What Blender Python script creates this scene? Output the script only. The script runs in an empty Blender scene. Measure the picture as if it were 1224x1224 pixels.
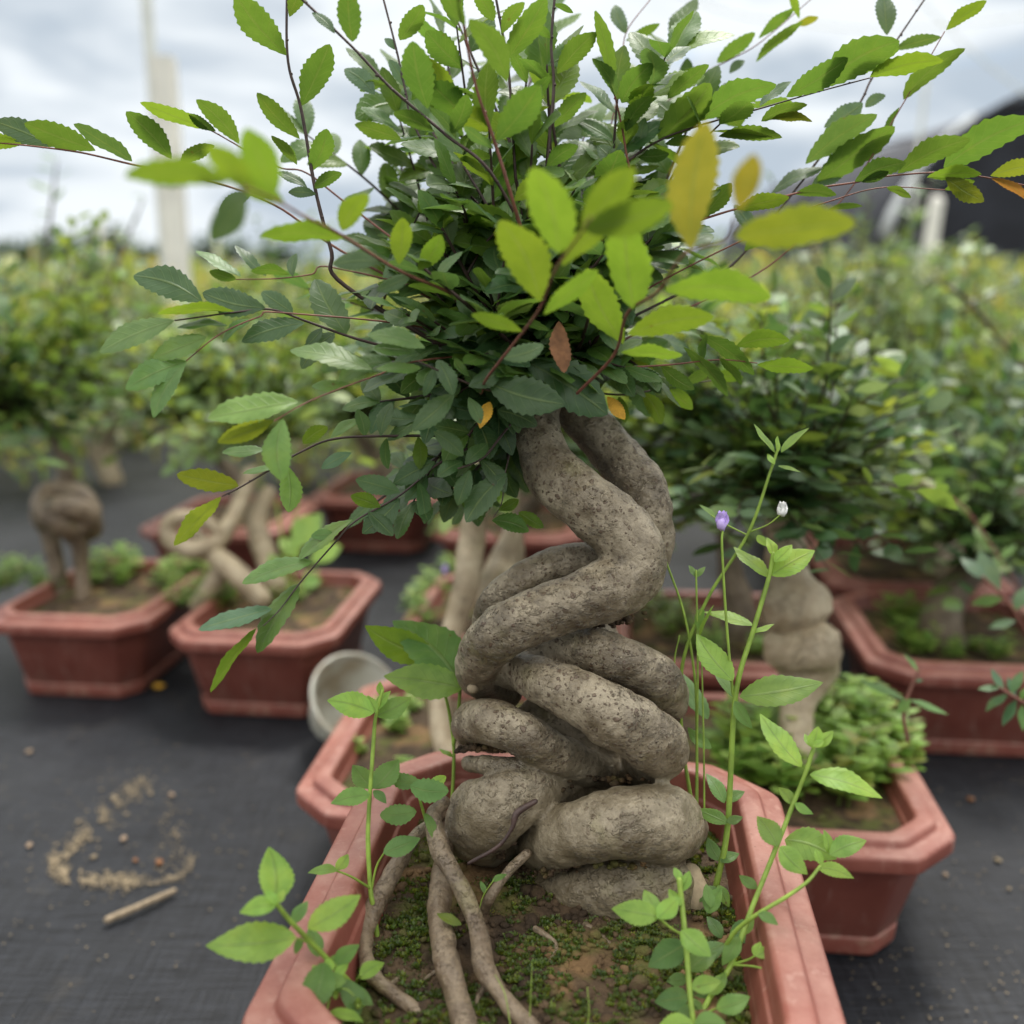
import bpy, math, random
import numpy as np
from mathutils import Vector, Matrix, noise as mnoise

rnd = random.Random(7)
C = bpy.data.collections.new("scene_objects")
bpy.context.scene.collection.children.link(C)
SC = bpy.context.scene

# ------------------------------------------------------------------ camera
FPX = 1224.0
TH = math.radians(12.97)
CAM = Vector((0, 0, 0.415))
FW = Vector((0, math.cos(TH), -math.sin(TH)))
UP = Vector((0, math.sin(TH), math.cos(TH)))
RT = Vector((1, 0, 0))

def P(px, py, zc):
    return CAM + FW * zc + RT * ((px - 612) / FPX * zc) - UP * ((py - 612) / FPX * zc)

def Q(px, py, z):
    d = FW + RT * ((px - 612) / FPX) - UP * ((py - 612) / FPX)
    return CAM + d * ((z - CAM.z) / d.z)

cd = bpy.data.cameras.new("camera")
cam = bpy.data.objects.new("camera", cd)
SC.collection.objects.link(cam)
cam.location = CAM
cam.rotation_euler = (math.pi / 2 - TH, 0, 0)
cd.sensor_width = 36
cd.lens = 36
cd.clip_start = 0.02
cd.clip_end = 2000
cd.dof.use_dof = True
cd.dof.focus_distance = 0.425
cd.dof.aperture_fstop = 5.4
SC.camera = cam

# ------------------------------------------------------------------ materials
def newmat(name):
    m = bpy.data.materials.new(name)
    m.use_nodes = True
    nt = m.node_tree
    for n in list(nt.nodes):
        nt.nodes.remove(n)
    out = nt.nodes.new("ShaderNodeOutputMaterial")
    return m, nt, out

class NT:
    def __init__(s, nt): s.nt = nt
    def n(s, t, **k):
        x = s.nt.nodes.new(t)
        for a, b in k.items(): setattr(x, a, b)
        return x
    def l(s, a, b): s.nt.links.new(a, b)
    def val(s, sock, v):
        if hasattr(v, "is_output"): s.l(v, sock)
        else: sock.default_value = v
    def math(s, op, a, b=0.0, c=0.0):
        x = s.n("ShaderNodeMath", operation=op)
        s.val(x.inputs[0], a); s.val(x.inputs[1], b); s.val(x.inputs[2], c)
        return x.outputs[0]
    def mix(s, f, a, b, bt="MIX"):
        x = s.n("ShaderNodeMix", data_type="RGBA", blend_type=bt)
        s.val(x.inputs[0], f)
        for i, v in ((6, a), (7, b)):
            if isinstance(v, tuple) and len(v) == 3: v = v + (1,)
            s.val(x.inputs[i], v)
        return x.outputs[2]
    def noise(s, vec, scale, detail=4, rough=.55, dist=0.0):
        x = s.n("ShaderNodeTexNoise")
        if vec is not None: s.l(vec, x.inputs["Vector"])
        x.inputs["Scale"].default_value = scale; x.inputs["Detail"].default_value = detail
        x.inputs["Roughness"].default_value = rough; x.inputs["Distortion"].default_value = dist
        return x.outputs[0]
    def voro(s, vec, scale, feature="F1"):
        x = s.n("ShaderNodeTexVoronoi", feature=feature)
        s.l(vec, x.inputs["Vector"]); x.inputs["Scale"].default_value = scale
        return x.outputs[0]
    def ramp(s, f, a, b):
        x = s.n("ShaderNodeMapRange", interpolation_type="SMOOTHSTEP")
        s.val(x.inputs[0], f); x.inputs[1].default_value = a; x.inputs[2].default_value = b
        return x.outputs[0]
    def mapping(s, vec, sc):
        x = s.n("ShaderNodeMapping"); s.l(vec, x.inputs[0]); x.inputs[3].default_value = sc
        return x.outputs[0]
    def bump(s, h, strength, dist):
        x = s.n("ShaderNodeBump"); s.l(h, x.inputs["Height"])
        x.inputs["Strength"].default_value = strength; x.inputs["Distance"].default_value = dist
        return x.outputs[0]
    def pr(s, col, rough=.5, spec=.5, normal=None):
        x = s.n("ShaderNodeBsdfPrincipled")
        if isinstance(col, tuple) and len(col) == 3: col = col + (1,)
        s.val(x.inputs["Base Color"], col); s.val(x.inputs["Roughness"], rough)
        x.inputs["Specular IOR Level"].default_value = spec
        if normal is not None: s.l(normal, x.inputs["Normal"])
        return x.outputs[0]

def leaf_material(name, rough=.42, trans=.4, veins=1.0, spec=.45):
    m, nt, out = newmat(name); g = NT(nt)
    tint = g.n("ShaderNodeAttribute", attribute_name="tint").outputs["Color"]
    luv = g.n("ShaderNodeAttribute", attribute_name="luv").outputs["Vector"]
    sp = g.n("ShaderNodeSeparateXYZ"); g.l(luv, sp.inputs[0])
    u, v = sp.outputs[0], sp.outputs[1]
    av = g.math("ABSOLUTE", v)
    mid = g.ramp(av, .10, .03)
    ph = g.math("SUBTRACT", g.math("MULTIPLY", u, 8.0), g.math("MULTIPLY", av, 1.7))
    fr = g.math("ABSOLUTE", g.math("SUBTRACT", g.math("FRACT", ph), .5))
    side = g.ramp(fr, .10, .02)
    vein = g.math("MAXIMUM", mid, g.math("MULTIPLY", side, .35))
    tc = g.n("ShaderNodeTexCoord")
    nz = g.noise(tc.outputs["Object"], 160, 3)
    c1 = g.mix(g.math("MULTIPLY", vein, .35 * veins), tint, (.22, .30, .10))
    c1 = g.mix(g.ramp(nz, .35, .7), c1, g.mix(1, c1, (.70, .78, .7), "MULTIPLY"))
    blot = g.noise(tc.outputs["Object"], 48, 4, .6)
    c1 = g.mix(g.math("MULTIPLY", g.ramp(blot, .50, .68), .40), c1, g.mix(1, c1, (1.55, 1.18, .7), "MULTIPLY"))
    bite = g.math("MULTIPLY", g.ramp(g.voro(tc.outputs["Object"], 95), .085, .05), g.ramp(blot, .50, .54))
    c1 = g.mix(g.math("MULTIPLY", bite, .8), c1, (.10, .055, .02))
    hgt = g.math("ADD", g.math("MULTIPLY", vein, -.7), g.math("MULTIPLY", nz, .5))
    nb = g.bump(hgt, .45 * veins + .05, .0006)
    a = g.pr(c1, rough, spec, nb)
    t = g.n("ShaderNodeBsdfTranslucent")
    tcx = g.mix(1, g.mix(.35, tint, c1), (2.3, 1.85, 1.1), "MULTIPLY")
    tcx = g.mix(g.math("MULTIPLY", vein, .25 * veins), tcx, (.08, .12, .02))
    g.l(tcx, t.inputs[0])
    mx = g.n("ShaderNodeMixShader"); mx.inputs[0].default_value = trans
    g.l(a, mx.inputs[1]); g.l(t.outputs[0], mx.inputs[2]); g.l(mx.outputs[0], out.inputs[0])
    return m

def bark_material(name, base, dark, spot, spots=1.0, light=(.36, .31, .25), ring=1.0, old=0.0):
    m, nt, out = newmat(name); g = NT(nt)
    tc = g.n("ShaderNodeTexCoord"); ob = tc.outputs["Object"]
    n1 = g.noise(ob, 70, 6, .68); n2 = g.noise(ob, 420, 5, .7); n3 = g.noise(ob, 28, 5, .62); n4 = g.noise(ob, 150, 5, .65)
    col = g.mix(g.ramp(n1, .34, .66), base, light)
    col = g.mix(g.math("MULTIPLY", g.ramp(n3, .48, .68), .6), col, dark)
    col = g.mix(g.math("MULTIPLY", g.ramp(n4, .54, .70), .5), col, dark)
    col = g.mix(g.math("MULTIPLY", g.ramp(n2, .56, .74), .5), col, dark)
    # corky speckles of uneven size, crowded in patches
    wn = g.n("ShaderNodeTexNoise"); g.l(ob, wn.inputs[0]); wn.inputs["Scale"].default_value = 300; wn.inputs["Detail"].default_value = 3
    vs = g.n("ShaderNodeVectorMath", operation="SCALE"); vs.inputs[3].default_value = .0034; g.l(wn.outputs[1], vs.inputs[0])
    warp = g.n("ShaderNodeVectorMath", operation="ADD"); g.l(ob, warp.inputs[0]); g.l(vs.outputs[0], warp.inputs[1])
    tot = None
    for sc, hi, lo in ((360, .34, .38), (640, .36, .30)):
        v = g.n("ShaderNodeTexVoronoi"); g.l(warp.outputs[0], v.inputs["Vector"]); v.inputs["Scale"].default_value = sc
        sp = g.n("ShaderNodeSeparateColor"); g.l(v.outputs["Color"], sp.inputs[0])
        rad = g.math("MULTIPLY", g.math("MAXIMUM", g.math("SUBTRACT", sp.outputs[0], .38), 0.0), .75)
        k = g.ramp(g.math("SUBTRACT", rad, v.outputs["Distance"]), -.03, .08)
        k = g.math("MULTIPLY", k, g.ramp(g.noise(ob, 34 if sc == 360 else 60, 3), lo, lo + .22))
        tot = k if tot is None else g.math("MAXIMUM", tot, k)
    if old:      # the old lower coils are smoother and tan, the young upper wood is speckled
        sz_ = g.n("ShaderNodeSeparateXYZ"); g.l(ob, sz_.inputs[0])
        hi_ = g.ramp(g.math("ADD", sz_.outputs[2], g.math("MULTIPLY", n3, .05)), old - .02, old + .06)
        tot = g.math("MULTIPLY", tot, g.math("ADD", .22, g.math("MULTIPLY", hi_, .78)))
        col = g.mix(g.math("MULTIPLY", g.math("SUBTRACT", 1.0, hi_), .40), col, (.165, .138, .082))
    col = g.mix(g.math("MULTIPLY", tot, spots * .85), col, spot)
    # fine pale cracks
    rg = g.noise(g.mapping(warp.outputs[0], (240, 240, 620)), 1, 4, .65, .8)
    crk = g.math("MULTIPLY", g.ramp(rg, .54, .64), g.ramp(n3, .40, .56))
    col = g.mix(g.math("MULTIPLY", crk, .45 * ring), col, tuple(min(1, c * 1.15) for c in light))
    grn = g.math("MULTIPLY", g.ramp(g.noise(ob, 32, 5, .65), .54, .70), .4)
    col = g.mix(grn, col, (.17, .155, .055))
    h = g.math("ADD", g.math("MULTIPLY", n2, .5), g.math("MULTIPLY", tot, .7 * spots))
    h = g.math("ADD", h, g.math("MULTIPLY", crk, .6 * ring))
    h = g.math("ADD", h, g.math("MULTIPLY", n4, 1.2))
    nb = g.bump(h, 1.0, .0013)
    g.l(g.pr(col, g.math("ADD", .28, g.math("MULTIPLY", n1, .3)), .55, nb), out.inputs[0])
    return m

def plastic_material():
    m, nt, out = newmat("terracotta_plastic"); g = NT(nt)
    tc = g.n("ShaderNodeTexCoord"); ob = tc.outputs["Object"]
    geo = g.n("ShaderNodeNewGeometry")
    n1 = g.noise(ob, 22, 5, .6); n2 = g.noise(ob, 300, 3)
    col = g.mix(g.ramp(n1, .3, .75), (.165, .045, .032), (.225, .072, .051))
    # dust lies on the upward faces and in blotches
    sx = g.n("ShaderNodeSeparateXYZ"); g.l(geo.outputs["True Normal"], sx.inputs[0])
    dust = g.math("MULTIPLY", g.ramp(sx.outputs[2], .3, 1.0), g.ramp(g.noise(ob, 38, 6, .7), .3, .75))
    col = g.mix(g.math("MULTIPLY", dust, .36), col, (.48, .30, .24))
    speck = g.ramp(g.voro(ob, 160), .12, .05)
    col = g.mix(g.math("MULTIPLY", speck, .6), col, (.16, .06, .04))
    scr = g.ramp(g.noise(g.mapping(ob, (30, 6, 260)), 1, 4, .7), .62, .72)
    col = g.mix(g.math("MULTIPLY", scr, .22), col, (.5, .3, .25))
    so = g.n("ShaderNodeSeparateXYZ"); g.l(ob, so.inputs[0])
    splash = g.math("MULTIPLY", g.ramp(g.noise(ob, 75, 6, .7), .48, .62), g.ramp(g.math("ADD", so.outputs[2], g.math("MULTIPLY", n1, .05)), .065, .02))
    col = g.mix(g.math("MULTIPLY", splash, .5), col, (.30, .21, .15))
    drip = g.math("MULTIPLY", g.ramp(g.noise(g.mapping(ob, (150, 150, 9)), 1, 4, .6), .56, .70), .28)
    col = g.mix(drip, col, (.42, .27, .22))
    nb = g.bump(g.math("ADD", n2, n1), .15, .0008)
    g.l(g.pr(col, g.math("ADD", .36, g.math("MULTIPLY", n1, .3)), .45, nb), out.inputs[0])
    return m

def soil_material():
    m, nt, out = newmat("potting_soil"); g = NT(nt)
    tc = g.n("ShaderNodeTexCoord"); ob = tc.outputs["Object"]
    n1 = g.noise(ob, 70, 6, .65); n2 = g.noise(ob, 24, 3); n3 = g.noise(ob, 420, 3)
    col = g.mix(g.ramp(n1, .35, .7), (.026, .017, .010), (.092, .060, .034))
    col = g.mix(g.math("MULTIPLY", g.ramp(n2, .5, .65), .8), col, (.20, .12, .055))
    col = g.mix(g.math("MULTIPLY", g.ramp(g.noise(ob, 40, 4), .5, .66), .75), col, (.075, .085, .018))
    nb = g.bump(g.math("ADD", n1, g.math("MULTIPLY", n3, .4)), 1.0, .003)
    g.l(g.pr(col, .85, .25, nb), out.inputs[0])
    return m

def mat_material():
    m, nt, out = newmat("woven_weed_mat"); g = NT(nt)
    tc = g.n("ShaderNodeTexCoord"); ob = tc.outputs["Object"]
    a = g.noise(g.mapping(ob, (26, 420, 1)), 1, 3, .6)
    b = g.noise(g.mapping(ob, (420, 26, 1)), 1, 3, .6)
    big = g.noise(ob, 3.2, 6, .65); mid = g.noise(ob, 16, 5, .65)
    w = g.math("ADD", g.math("MULTIPLY", a, .6), g.math("MULTIPLY", b, .4))
    col = g.mix(g.ramp(w, .36, .64), (.004, .0046, .006), (.018, .020, .025))
    col = g.mix(g.math("MULTIPLY", g.ramp(big, .42, .75), .45), col, (.036, .038, .042))
    col = g.mix(g.math("MULTIPLY", g.ramp(mid, .58, .78), .22), col, (.075, .066, .052))
    nb = g.bump(g.math("ADD", w, g.math("MULTIPLY", g.noise(ob, 7, 3), 2.0)), .6, .002)
    rough = g.math("ADD", .40, g.math("MULTIPLY", big, .3))
    g.l(g.pr(col, rough, .2, nb), out.inputs[0])
    return m

def plain(name, col, rough=.6, spec=.4, var=.25, scale=40, bump=.2, bd=.002):
    m, nt, out = newmat(name); g = NT(nt)
    tc = g.n("ShaderNodeTexCoord"); ob = tc.outputs["Object"]
    n1 = g.noise(ob, scale, 5, .6)
    c2 = tuple(min(1, c * (1 + var)) for c in col); c1 = tuple(c * (1 - var) for c in col)
    nb = g.bump(n1, bump, bd)
    g.l(g.pr(g.mix(g.ramp(n1, .3, .7), c1, c2), rough, spec, nb), out.inputs[0])
    return m

M_LEAF = leaf_material("bonsai_leaf", .43, .40, 1.2, .5)
M_WEED = leaf_material("weed_leaf", .46, .40, 1.3, .4)
M_FAR = leaf_material("background_leaf", .45, .35, .25, .45)
M_BARK = bark_material("bonsai_bark", (.128, .098, .058), (.038, .026, .015), (.066, .031, .015), .9, (.32, .268, .186), 1.0, .055)
M_ROOT = bark_material("root_bark", (.115, .080, .048), (.038, .025, .015), (.04, .022, .012), .35, (.225, .172, .112))
M_PALE = bark_material("pale_bark", (.34, .265, .165), (.14, .105, .06), (.13, .085, .045), .4, (.46, .385, .26), .6)
M_TWIG = plain("dark_twig", (.045, .026, .022), .5, .4, .4, 200)
M_RTWIG = plain("red_twig", (.17, .065, .045), .5, .4, .3, 200)
M_STEM = plain("green_stem", (.20, .30, .045), .5, .4, .25, 120, .1)
M_POT = plastic_material()
M_SOIL = soil_material()
M_MAT = mat_material()
M_EARTH = plain("field_earth", (.10, .095, .05), .9, .2, .4, 1.2)
M_POST = plain("concrete", (.74, .72, .66), .8, .3, .10, 9)
M_STEEL = plain("painted_pipe", (.62, .64, .60), .5, .4, .08, 9)
M_NET = plain("black_shade_net", (.018, .020, .028), .75, .3, .35, 2.0, .3, .02)
M_DIRT = plain("dry_dirt", (.20, .160, .105), .95, .2, .4, 300)
M_STRAW = plain("dry_stick", (.24, .19, .13), .8, .2, .3, 200)
M_PEB = plain("pebble_stone", (.24, .175, .12), .8, .3, .3, 150)
M_PETAL = plain("lilac_petal", (.55, .42, .80), .5, .3, .12, 300, .05)
M_WPETAL = plain("white_petal", (.8, .8, .78), .5, .3, .06, 300, .05)
M_DEAD = plain("dead_leaf", (.16, .072, .03), .7, .3, .35, 200)
M_YDEAD = plain("yellow_dead_leaf", (.55, .30, .03), .6, .3, .3, 200)
M_CUT = plain("cut_wood", (.30, .24, .16), .8, .2, .2, 220)

def cup_material():
    m, nt, out = newmat("cloudy_plastic"); g = NT(nt)
    tc = g.n("ShaderNodeTexCoord")
    nz = g.noise(tc.outputs["Object"], 40, 5)
    p = g.pr(g.mix(g.ramp(nz, .4, .7), (.62, .61, .54), (.42, .36, .26)), .28, .5)
    t = g.n("ShaderNodeBsdfTransparent"); t.inputs[0].default_value = (.92, .93, .90, 1)
    mx = g.n("ShaderNodeMixShader"); mx.inputs[0].default_value = .38
    g.l(p, mx.inputs[1]); g.l(t.outputs[0], mx.inputs[2]); g.l(mx.outputs[0], out.inputs[0])
    return m
M_CUP = cup_material()
def film_material():
    m, nt, out = newmat("white_film"); g = NT(nt)
    p = g.pr((.75, .78, .8), .4, .4)
    t = g.n("ShaderNodeBsdfTranslucent"); t.inputs[0].default_value = (.8, .82, .84, 1)
    mx = g.n("ShaderNodeMixShader"); mx.inputs[0].default_value = .5
    g.l(p, mx.inputs[1]); g.l(t.outputs[0], mx.inputs[2]); g.l(mx.outputs[0], out.inputs[0])
    return m
M_FILM = film_material()

# ------------------------------------------------------------------ object helpers
def tag(o, label=None, cat=None, group=None, kind=None):
    if label: o["label"] = label
    if cat: o["category"] = cat
    if group: o["group"] = group
    if kind: o["kind"] = kind
    return o

def thing(name, label, cat, loc=(0, 0, 0), rz=0.0, group=None):
    o = bpy.data.objects.new(name, None); C.objects.link(o)
    o.empty_display_size = .02
    o.location = loc; o.rotation_euler = (0, 0, rz)
    return tag(o, label, cat, group)

class Geo:
    """collects vertices, faces and the point attributes tint, luv, tuv of ONE mesh"""
    def __init__(s): s.v = []; s.f = []; s.tint = []; s.luv = []; s.n = 0
    def add(s, v, f, tint=None, uv=None):
        v = np.asarray(v, float); k = len(v)
        s.v.append(v); s.f += [tuple(int(i) + s.n for i in q) for q in f]
        s.tint.append(np.tile(np.array(tint if tint is not None else (1, 1, 1), float), (k, 1)))
        s.luv.append(np.asarray(uv, float) if uv is not None else np.zeros((k, 3)))
        s.n += k
    def build(s, name, mat, parent=None, shift=(0, 0, 0), smooth=True, attr="luv"):
        me = bpy.data.meshes.new(name)
        v = np.concatenate(s.v) - np.array(shift)
        me.from_pydata(v.tolist(), [], s.f)
        a = me.attributes.new("tint", "FLOAT_COLOR", "POINT")
        t = np.concatenate(s.tint); t = np.concatenate([t, np.ones((len(t), 1))], 1)
        a.data.foreach_set("color", t.astype(np.float32).ravel())
        b = me.attributes.new(attr, "FLOAT_VECTOR", "POINT")
        b.data.foreach_set("vector", np.concatenate(s.luv).astype(np.float32).ravel())
        me.polygons.foreach_set("use_smooth", [smooth] * len(me.polygons))
        me.materials.append(mat); me.update()
        o = bpy.data.objects.new(name, me); C.objects.link(o)
        if parent: o.parent = parent
        return o

def cr(pts, n):
    """Catmull-Rom resample of tuples"""
    a = np.array(pts, float)
    if len(a) == 2: return np.array([a[0] + (a[1] - a[0]) * t for t in np.linspace(0, 1, n)])
    e = np.concatenate([[2 * a[0] - a[1]], a, [2 * a[-1] - a[-2]]])
    m = len(a) - 1; out = []
    for t in np.linspace(0, m, n):
        i = min(int(t), m - 1); f = t - i
        p0, p1, p2, p3 = e[i], e[i + 1], e[i + 2], e[i + 3]
        out.append(.5 * (2 * p1 + (p2 - p0) * f + (2 * p0 - 5 * p1 + 4 * p2 - p3) * f * f + (3 * p1 - p0 - 3 * p2 + p3) * f ** 3))
    return np.array(out)

def tube(geo, pts, rad, n=24, sides=8, wob=0.0, seed=0, cap=True, tint=None, wfreq=60, nodes=None):
    """pts: list of Vectors; rad: list; rounded ends"""
    d = cr([tuple(p) + (r,) for p, r in zip(pts, rad)], n)
    pos, R = d[:, :3], np.maximum(d[:, 3], 1e-5)
    T = np.gradient(pos, axis=0); T /= np.linalg.norm(T, axis=1)[:, None] + 1e-12
    ref = np.array((0, 0, 1.)) if abs(T[0][2]) < .9 else np.array((1., 0, 0))
    N = np.cross(T[0], ref); N /= np.linalg.norm(N)
    L = 0; rows = []; uvs = []
    if cap:   # rounded ends
        ext = []
        for k in (0, -1):
            s = -1 if k == 0 else 1
            ext.append([(pos[k] + T[k] * s * R[k] * math.sin(q), T[k], R[k] * math.cos(q)) for q in (.5, 1.0, 1.4)])
        pos = np.concatenate([[e[0] for e in ext[0][::-1]], pos, [e[0] for e in ext[1]]])
        T = np.concatenate([[e[1] for e in ext[0][::-1]], T, [e[1] for e in ext[1]]])
        R = np.concatenate([[e[2] for e in ext[0][::-1]], R, [e[2] for e in ext[1]]])
    for i in range(len(pos)):
        if i: L += np.linalg.norm(pos[i] - pos[i - 1])
        N = N - T[i] * np.dot(N, T[i]); N /= np.linalg.norm(N)
        B = np.cross(T[i], N)
        for k in range(sides):
            a = 2 * math.pi * k / sides
            dr = N * math.cos(a) + B * math.sin(a)
            r = R[i]
            if wob:
                q = pos[i] + dr * r
                r *= 1 + wob * mnoise.noise(Vector(q * wfreq) + Vector((seed, 0, 0))) + .45 * wob * mnoise.noise(Vector(q * wfreq * 3.3))
            rows.append(pos[i] + dr * r)
            aa = abs(a - math.pi)
            uvs.append((aa * R[min(i, len(R) - 1)] + .0, L, seed * .37))
    m = len(pos); f = []
    for i in range(m - 1):
        for k in range(sides):
            k2 = (k + 1) % sides
            f.append((i * sides + k, i * sides + k2, (i + 1) * sides + k2, (i + 1) * sides + k))
    f.append(tuple(range(sides - 1, -1, -1))); f.append(tuple((m - 1) * sides + k for k in range(sides)))
    geo.add(rows, f, tint, uvs)

# ---- leaf templates
def make_template(teeth, depth, expo, pw, cols=5, petiole=.0, notch=False):
    st = []
    if teeth:
        n = teeth * 2 + 2
        for i in range(n + 1):
            t = i / n
            st.append((min(1, t + (.25 / n if i % 2 and i < n else 0)), 1.0 if i % 2 else 1 - depth))
    else:
        st = [(t, 1.0) for t in (0, .12, .3, .5, .7, .87, 1)]
    S = np.linspace(-1, 1, cols); ts, ss, ws = [], [], []
    for t, k in st:
        w = max(0.0, math.sin(math.pi * max(0, min(1, t)) ** expo)) ** pw
        w = max(w, .03 if t < .5 else .0)
        for s in S:
            kk = k if abs(s) > .99 else 1 - (1 - k) * abs(s) * .2
            ts.append(t); ss.append(s); ws.append(w * kk)
    f = []
    for i in range(len(st) - 1):
        for j in range(cols - 1):
            a = i * cols + j
            f.append((a, a + 1, a + cols + 1, a + cols))
    return np.array(ts), np.array(ss), np.array(ws), f
TPL_B = make_template(9, .13, 1.12, .72)
TPL_B2 = make_template(7, .13, 1.0, .62)
TPL_W = make_template(9, .085, .82, .9)
TPL_S = make_template(0, 0, 1.0, .85, 3)
TPL_N = make_template(0, 0, .95, 1.0, 3)

def put_leaf(geo, tpl, base, axis, top, length, width, tint, fold=.22, curl=.12, wave=.03, r=rnd):
    ts, ss, ws, f = tpl
    ax = np.array(axis, float); ax /= np.linalg.norm(ax)
    tp = np.array(top, float); tp -= ax * np.dot(tp, ax); tp /= np.linalg.norm(tp) + 1e-9
    sd = np.cross(tp, ax)
    hw = width * .5
    ph = r.uniform(0, 6.28); bend = r.uniform(-.08, .08)
    z = fold * np.abs(ss) * ws * hw - curl * length * ts ** 2 + wave * length * np.sin(ts * 9 + ph) * np.abs(ss) * ws - fold * .7 * hw * ws * np.abs(ss) ** 3
    y = ss * ws * hw + bend * length * np.sin(ts * math.pi)
    v = np.array(base)[None] + ax[None] * (ts * length)[:, None] + sd[None] * y[:, None] + tp[None] * z[:, None]
    uv = np.stack([ts, ss, np.zeros_like(ts)], 1)
    geo.add(v, f, tint, uv)

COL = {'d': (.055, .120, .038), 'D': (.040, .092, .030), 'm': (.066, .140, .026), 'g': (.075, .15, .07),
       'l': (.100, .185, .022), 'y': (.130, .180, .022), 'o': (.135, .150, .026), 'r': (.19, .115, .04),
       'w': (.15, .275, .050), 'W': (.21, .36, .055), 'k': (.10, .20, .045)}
def vary(c, r=rnd, a=.16):
    k = 1 + r.uniform(-a, a); h = r.uniform(-a * .5, a * .5)
    return (c[0] * k * (1 + h), c[1] * k, c[2] * k * (1 - h))

def px_leaf(geo, tpl, bx, by, tx, ty, ratio, cls, zb, r=rnd, base3=None, maxw=.56, minc=.25):
    """a leaf from its base and tip in the picture, its real depth and how much it is rolled; cls = t/u (upper or under side seen) + colour"""
    B = base3 if base3 is not None else P(bx, by, zb)
    T = P(tx, ty, zb)
    ax = T - B; vw = ((B + T) / 2 - CAM).normalized()
    ax = ax - vw * ax.dot(vw)
    L = ax.length
    if L < 1e-4: return
    s = ax.normalized().cross(vw).normalized()
    up = cls[0] == 't'
    if (s.z > 0) != up: s = -s
    c = max(minc, min(.93, ratio / .42))
    n = (-vw) * c + s * math.sqrt(1 - c * c)
    k = .38 * (ax.z / L) * (1 if up else -1) + r.uniform(-.12, .12)
    a3 = ax + vw * (k * L)
    top = n if up else -n
    w = L * max(.38, min(maxw, ratio / c * 1.08))
    put_leaf(geo, tpl, B, a3, top, a3.length, w, vary(COL[cls[1]], r), fold=r.uniform(.2, .6), curl=r.uniform(.03, .24), wave=r.uniform(.005, .035), r=r)

# ================================================================== setting
def sheet(name, x0, x1, y0, y1, z, mat, nx=1, ny=1, amp=0, kind="structure"):
    g = Geo(); vs = []; f = []
    for j in range(ny + 1):
        for i in range(nx + 1):
            x = x0 + (x1 - x0) * i / nx; y = y0 + (y1 - y0) * j / ny
            zz = z
            if amp: zz += amp * (mnoise.noise(Vector((x * 3.1, y * 3.1, 0))) + .5 * mnoise.noise(Vector((x * 9, y * 9, 3)))) 
            vs.append((x, y, zz))
    for j in range(ny):
        for i in range(nx):
            a = j * (nx + 1) + i
            f.append((a, a + 1, a + nx + 2, a + nx + 1))
    g.add(vs, f)
    o = g.build(name, mat); tag(o, kind=kind); return o
sheet("ground", -900, 900, -60, 1500, -.012, M_EARTH)
mt = sheet("weed_mat_ground", -5, 5, -.8, 7.6, -.0015, M_MAT, 150, 130, .0012)

# ================================================================== planters
YAW = math.radians(-6.2)
PW, PL, PH = .20, .235, .09

def octa(w, l, ch, rr=.2):
    x, y = w / 2, l / 2
    c = [(x, -y + ch), (x, y - ch), (x - ch, y), (-x + ch, y), (-x, y - ch), (-x, -y + ch), (-x + ch, -y), (x - ch, -y)]
    out = []
    for i in range(8):
        p = Vector(c[i]); a = Vector(c[i - 1]); b = Vector(c[(i + 1) % 8])
        e = ch * rr
        pa = p + (a - p).normalized() * e; pb = p + (b - p).normalized() * e
        for t in (0, .33, .67, 1):
            out.append(((1 - t) ** 2 * pa + 2 * t * (1 - t) * p + t * t * pb))
    return out

def loft(profile, ch=.03):
    g = Geo(); vs = []; f = []
    m = 32
    for ins, z in profile:
        for p in octa(PW - 2 * ins, PL - 2 * ins, max(.008, ch - ins * .45)):
            vs.append((p.x, p.y, z))
    for i in range(len(profile) - 1):
        for k in range(m):
            k2 = (k + 1) % m
            f.append((i * m + k, i * m + k2, (i + 1) * m + k2, (i + 1) * m + k))
    g.add(vs, f); return g, m

def planter_parts(root):
    g, m = loft([(.060, .006), (.034, .006), (.033, 0.0), (.0275, 0.0), (.0265, .0015), (.0255, .0125), (.0268, .0135), (.026, .0145), (.011, .0735), (.0095, .0745)])
    g.f.append(tuple(range(m)))
    b = g.build("body", M_POT, root)
    g, m = loft([(.0095, .0745), (.0045, .0735), (.0008, .0737), (.0, .0748), (.0, .0825), (.0012, .0842), (.0035, .0848), (.0085, .0850), (.0098, .0856), (.0104, .0878),
                 (.0116, .0896), (.0140, .0902), (.0200, .0900), (.0215, .0890), (.0222, .0870), (.0235, .0800), (.0250, .0790), (.0262, .0740), (.0340, .0500)])
    r = g.build("rim", M_POT, root)
    for o in (b, r):
        md = o.modifiers.new("soft", "BEVEL"); md.width = .0006; md.segments = 2; md.limit_method = "ANGLE"; md.angle_limit = .5
    return b, r

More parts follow.
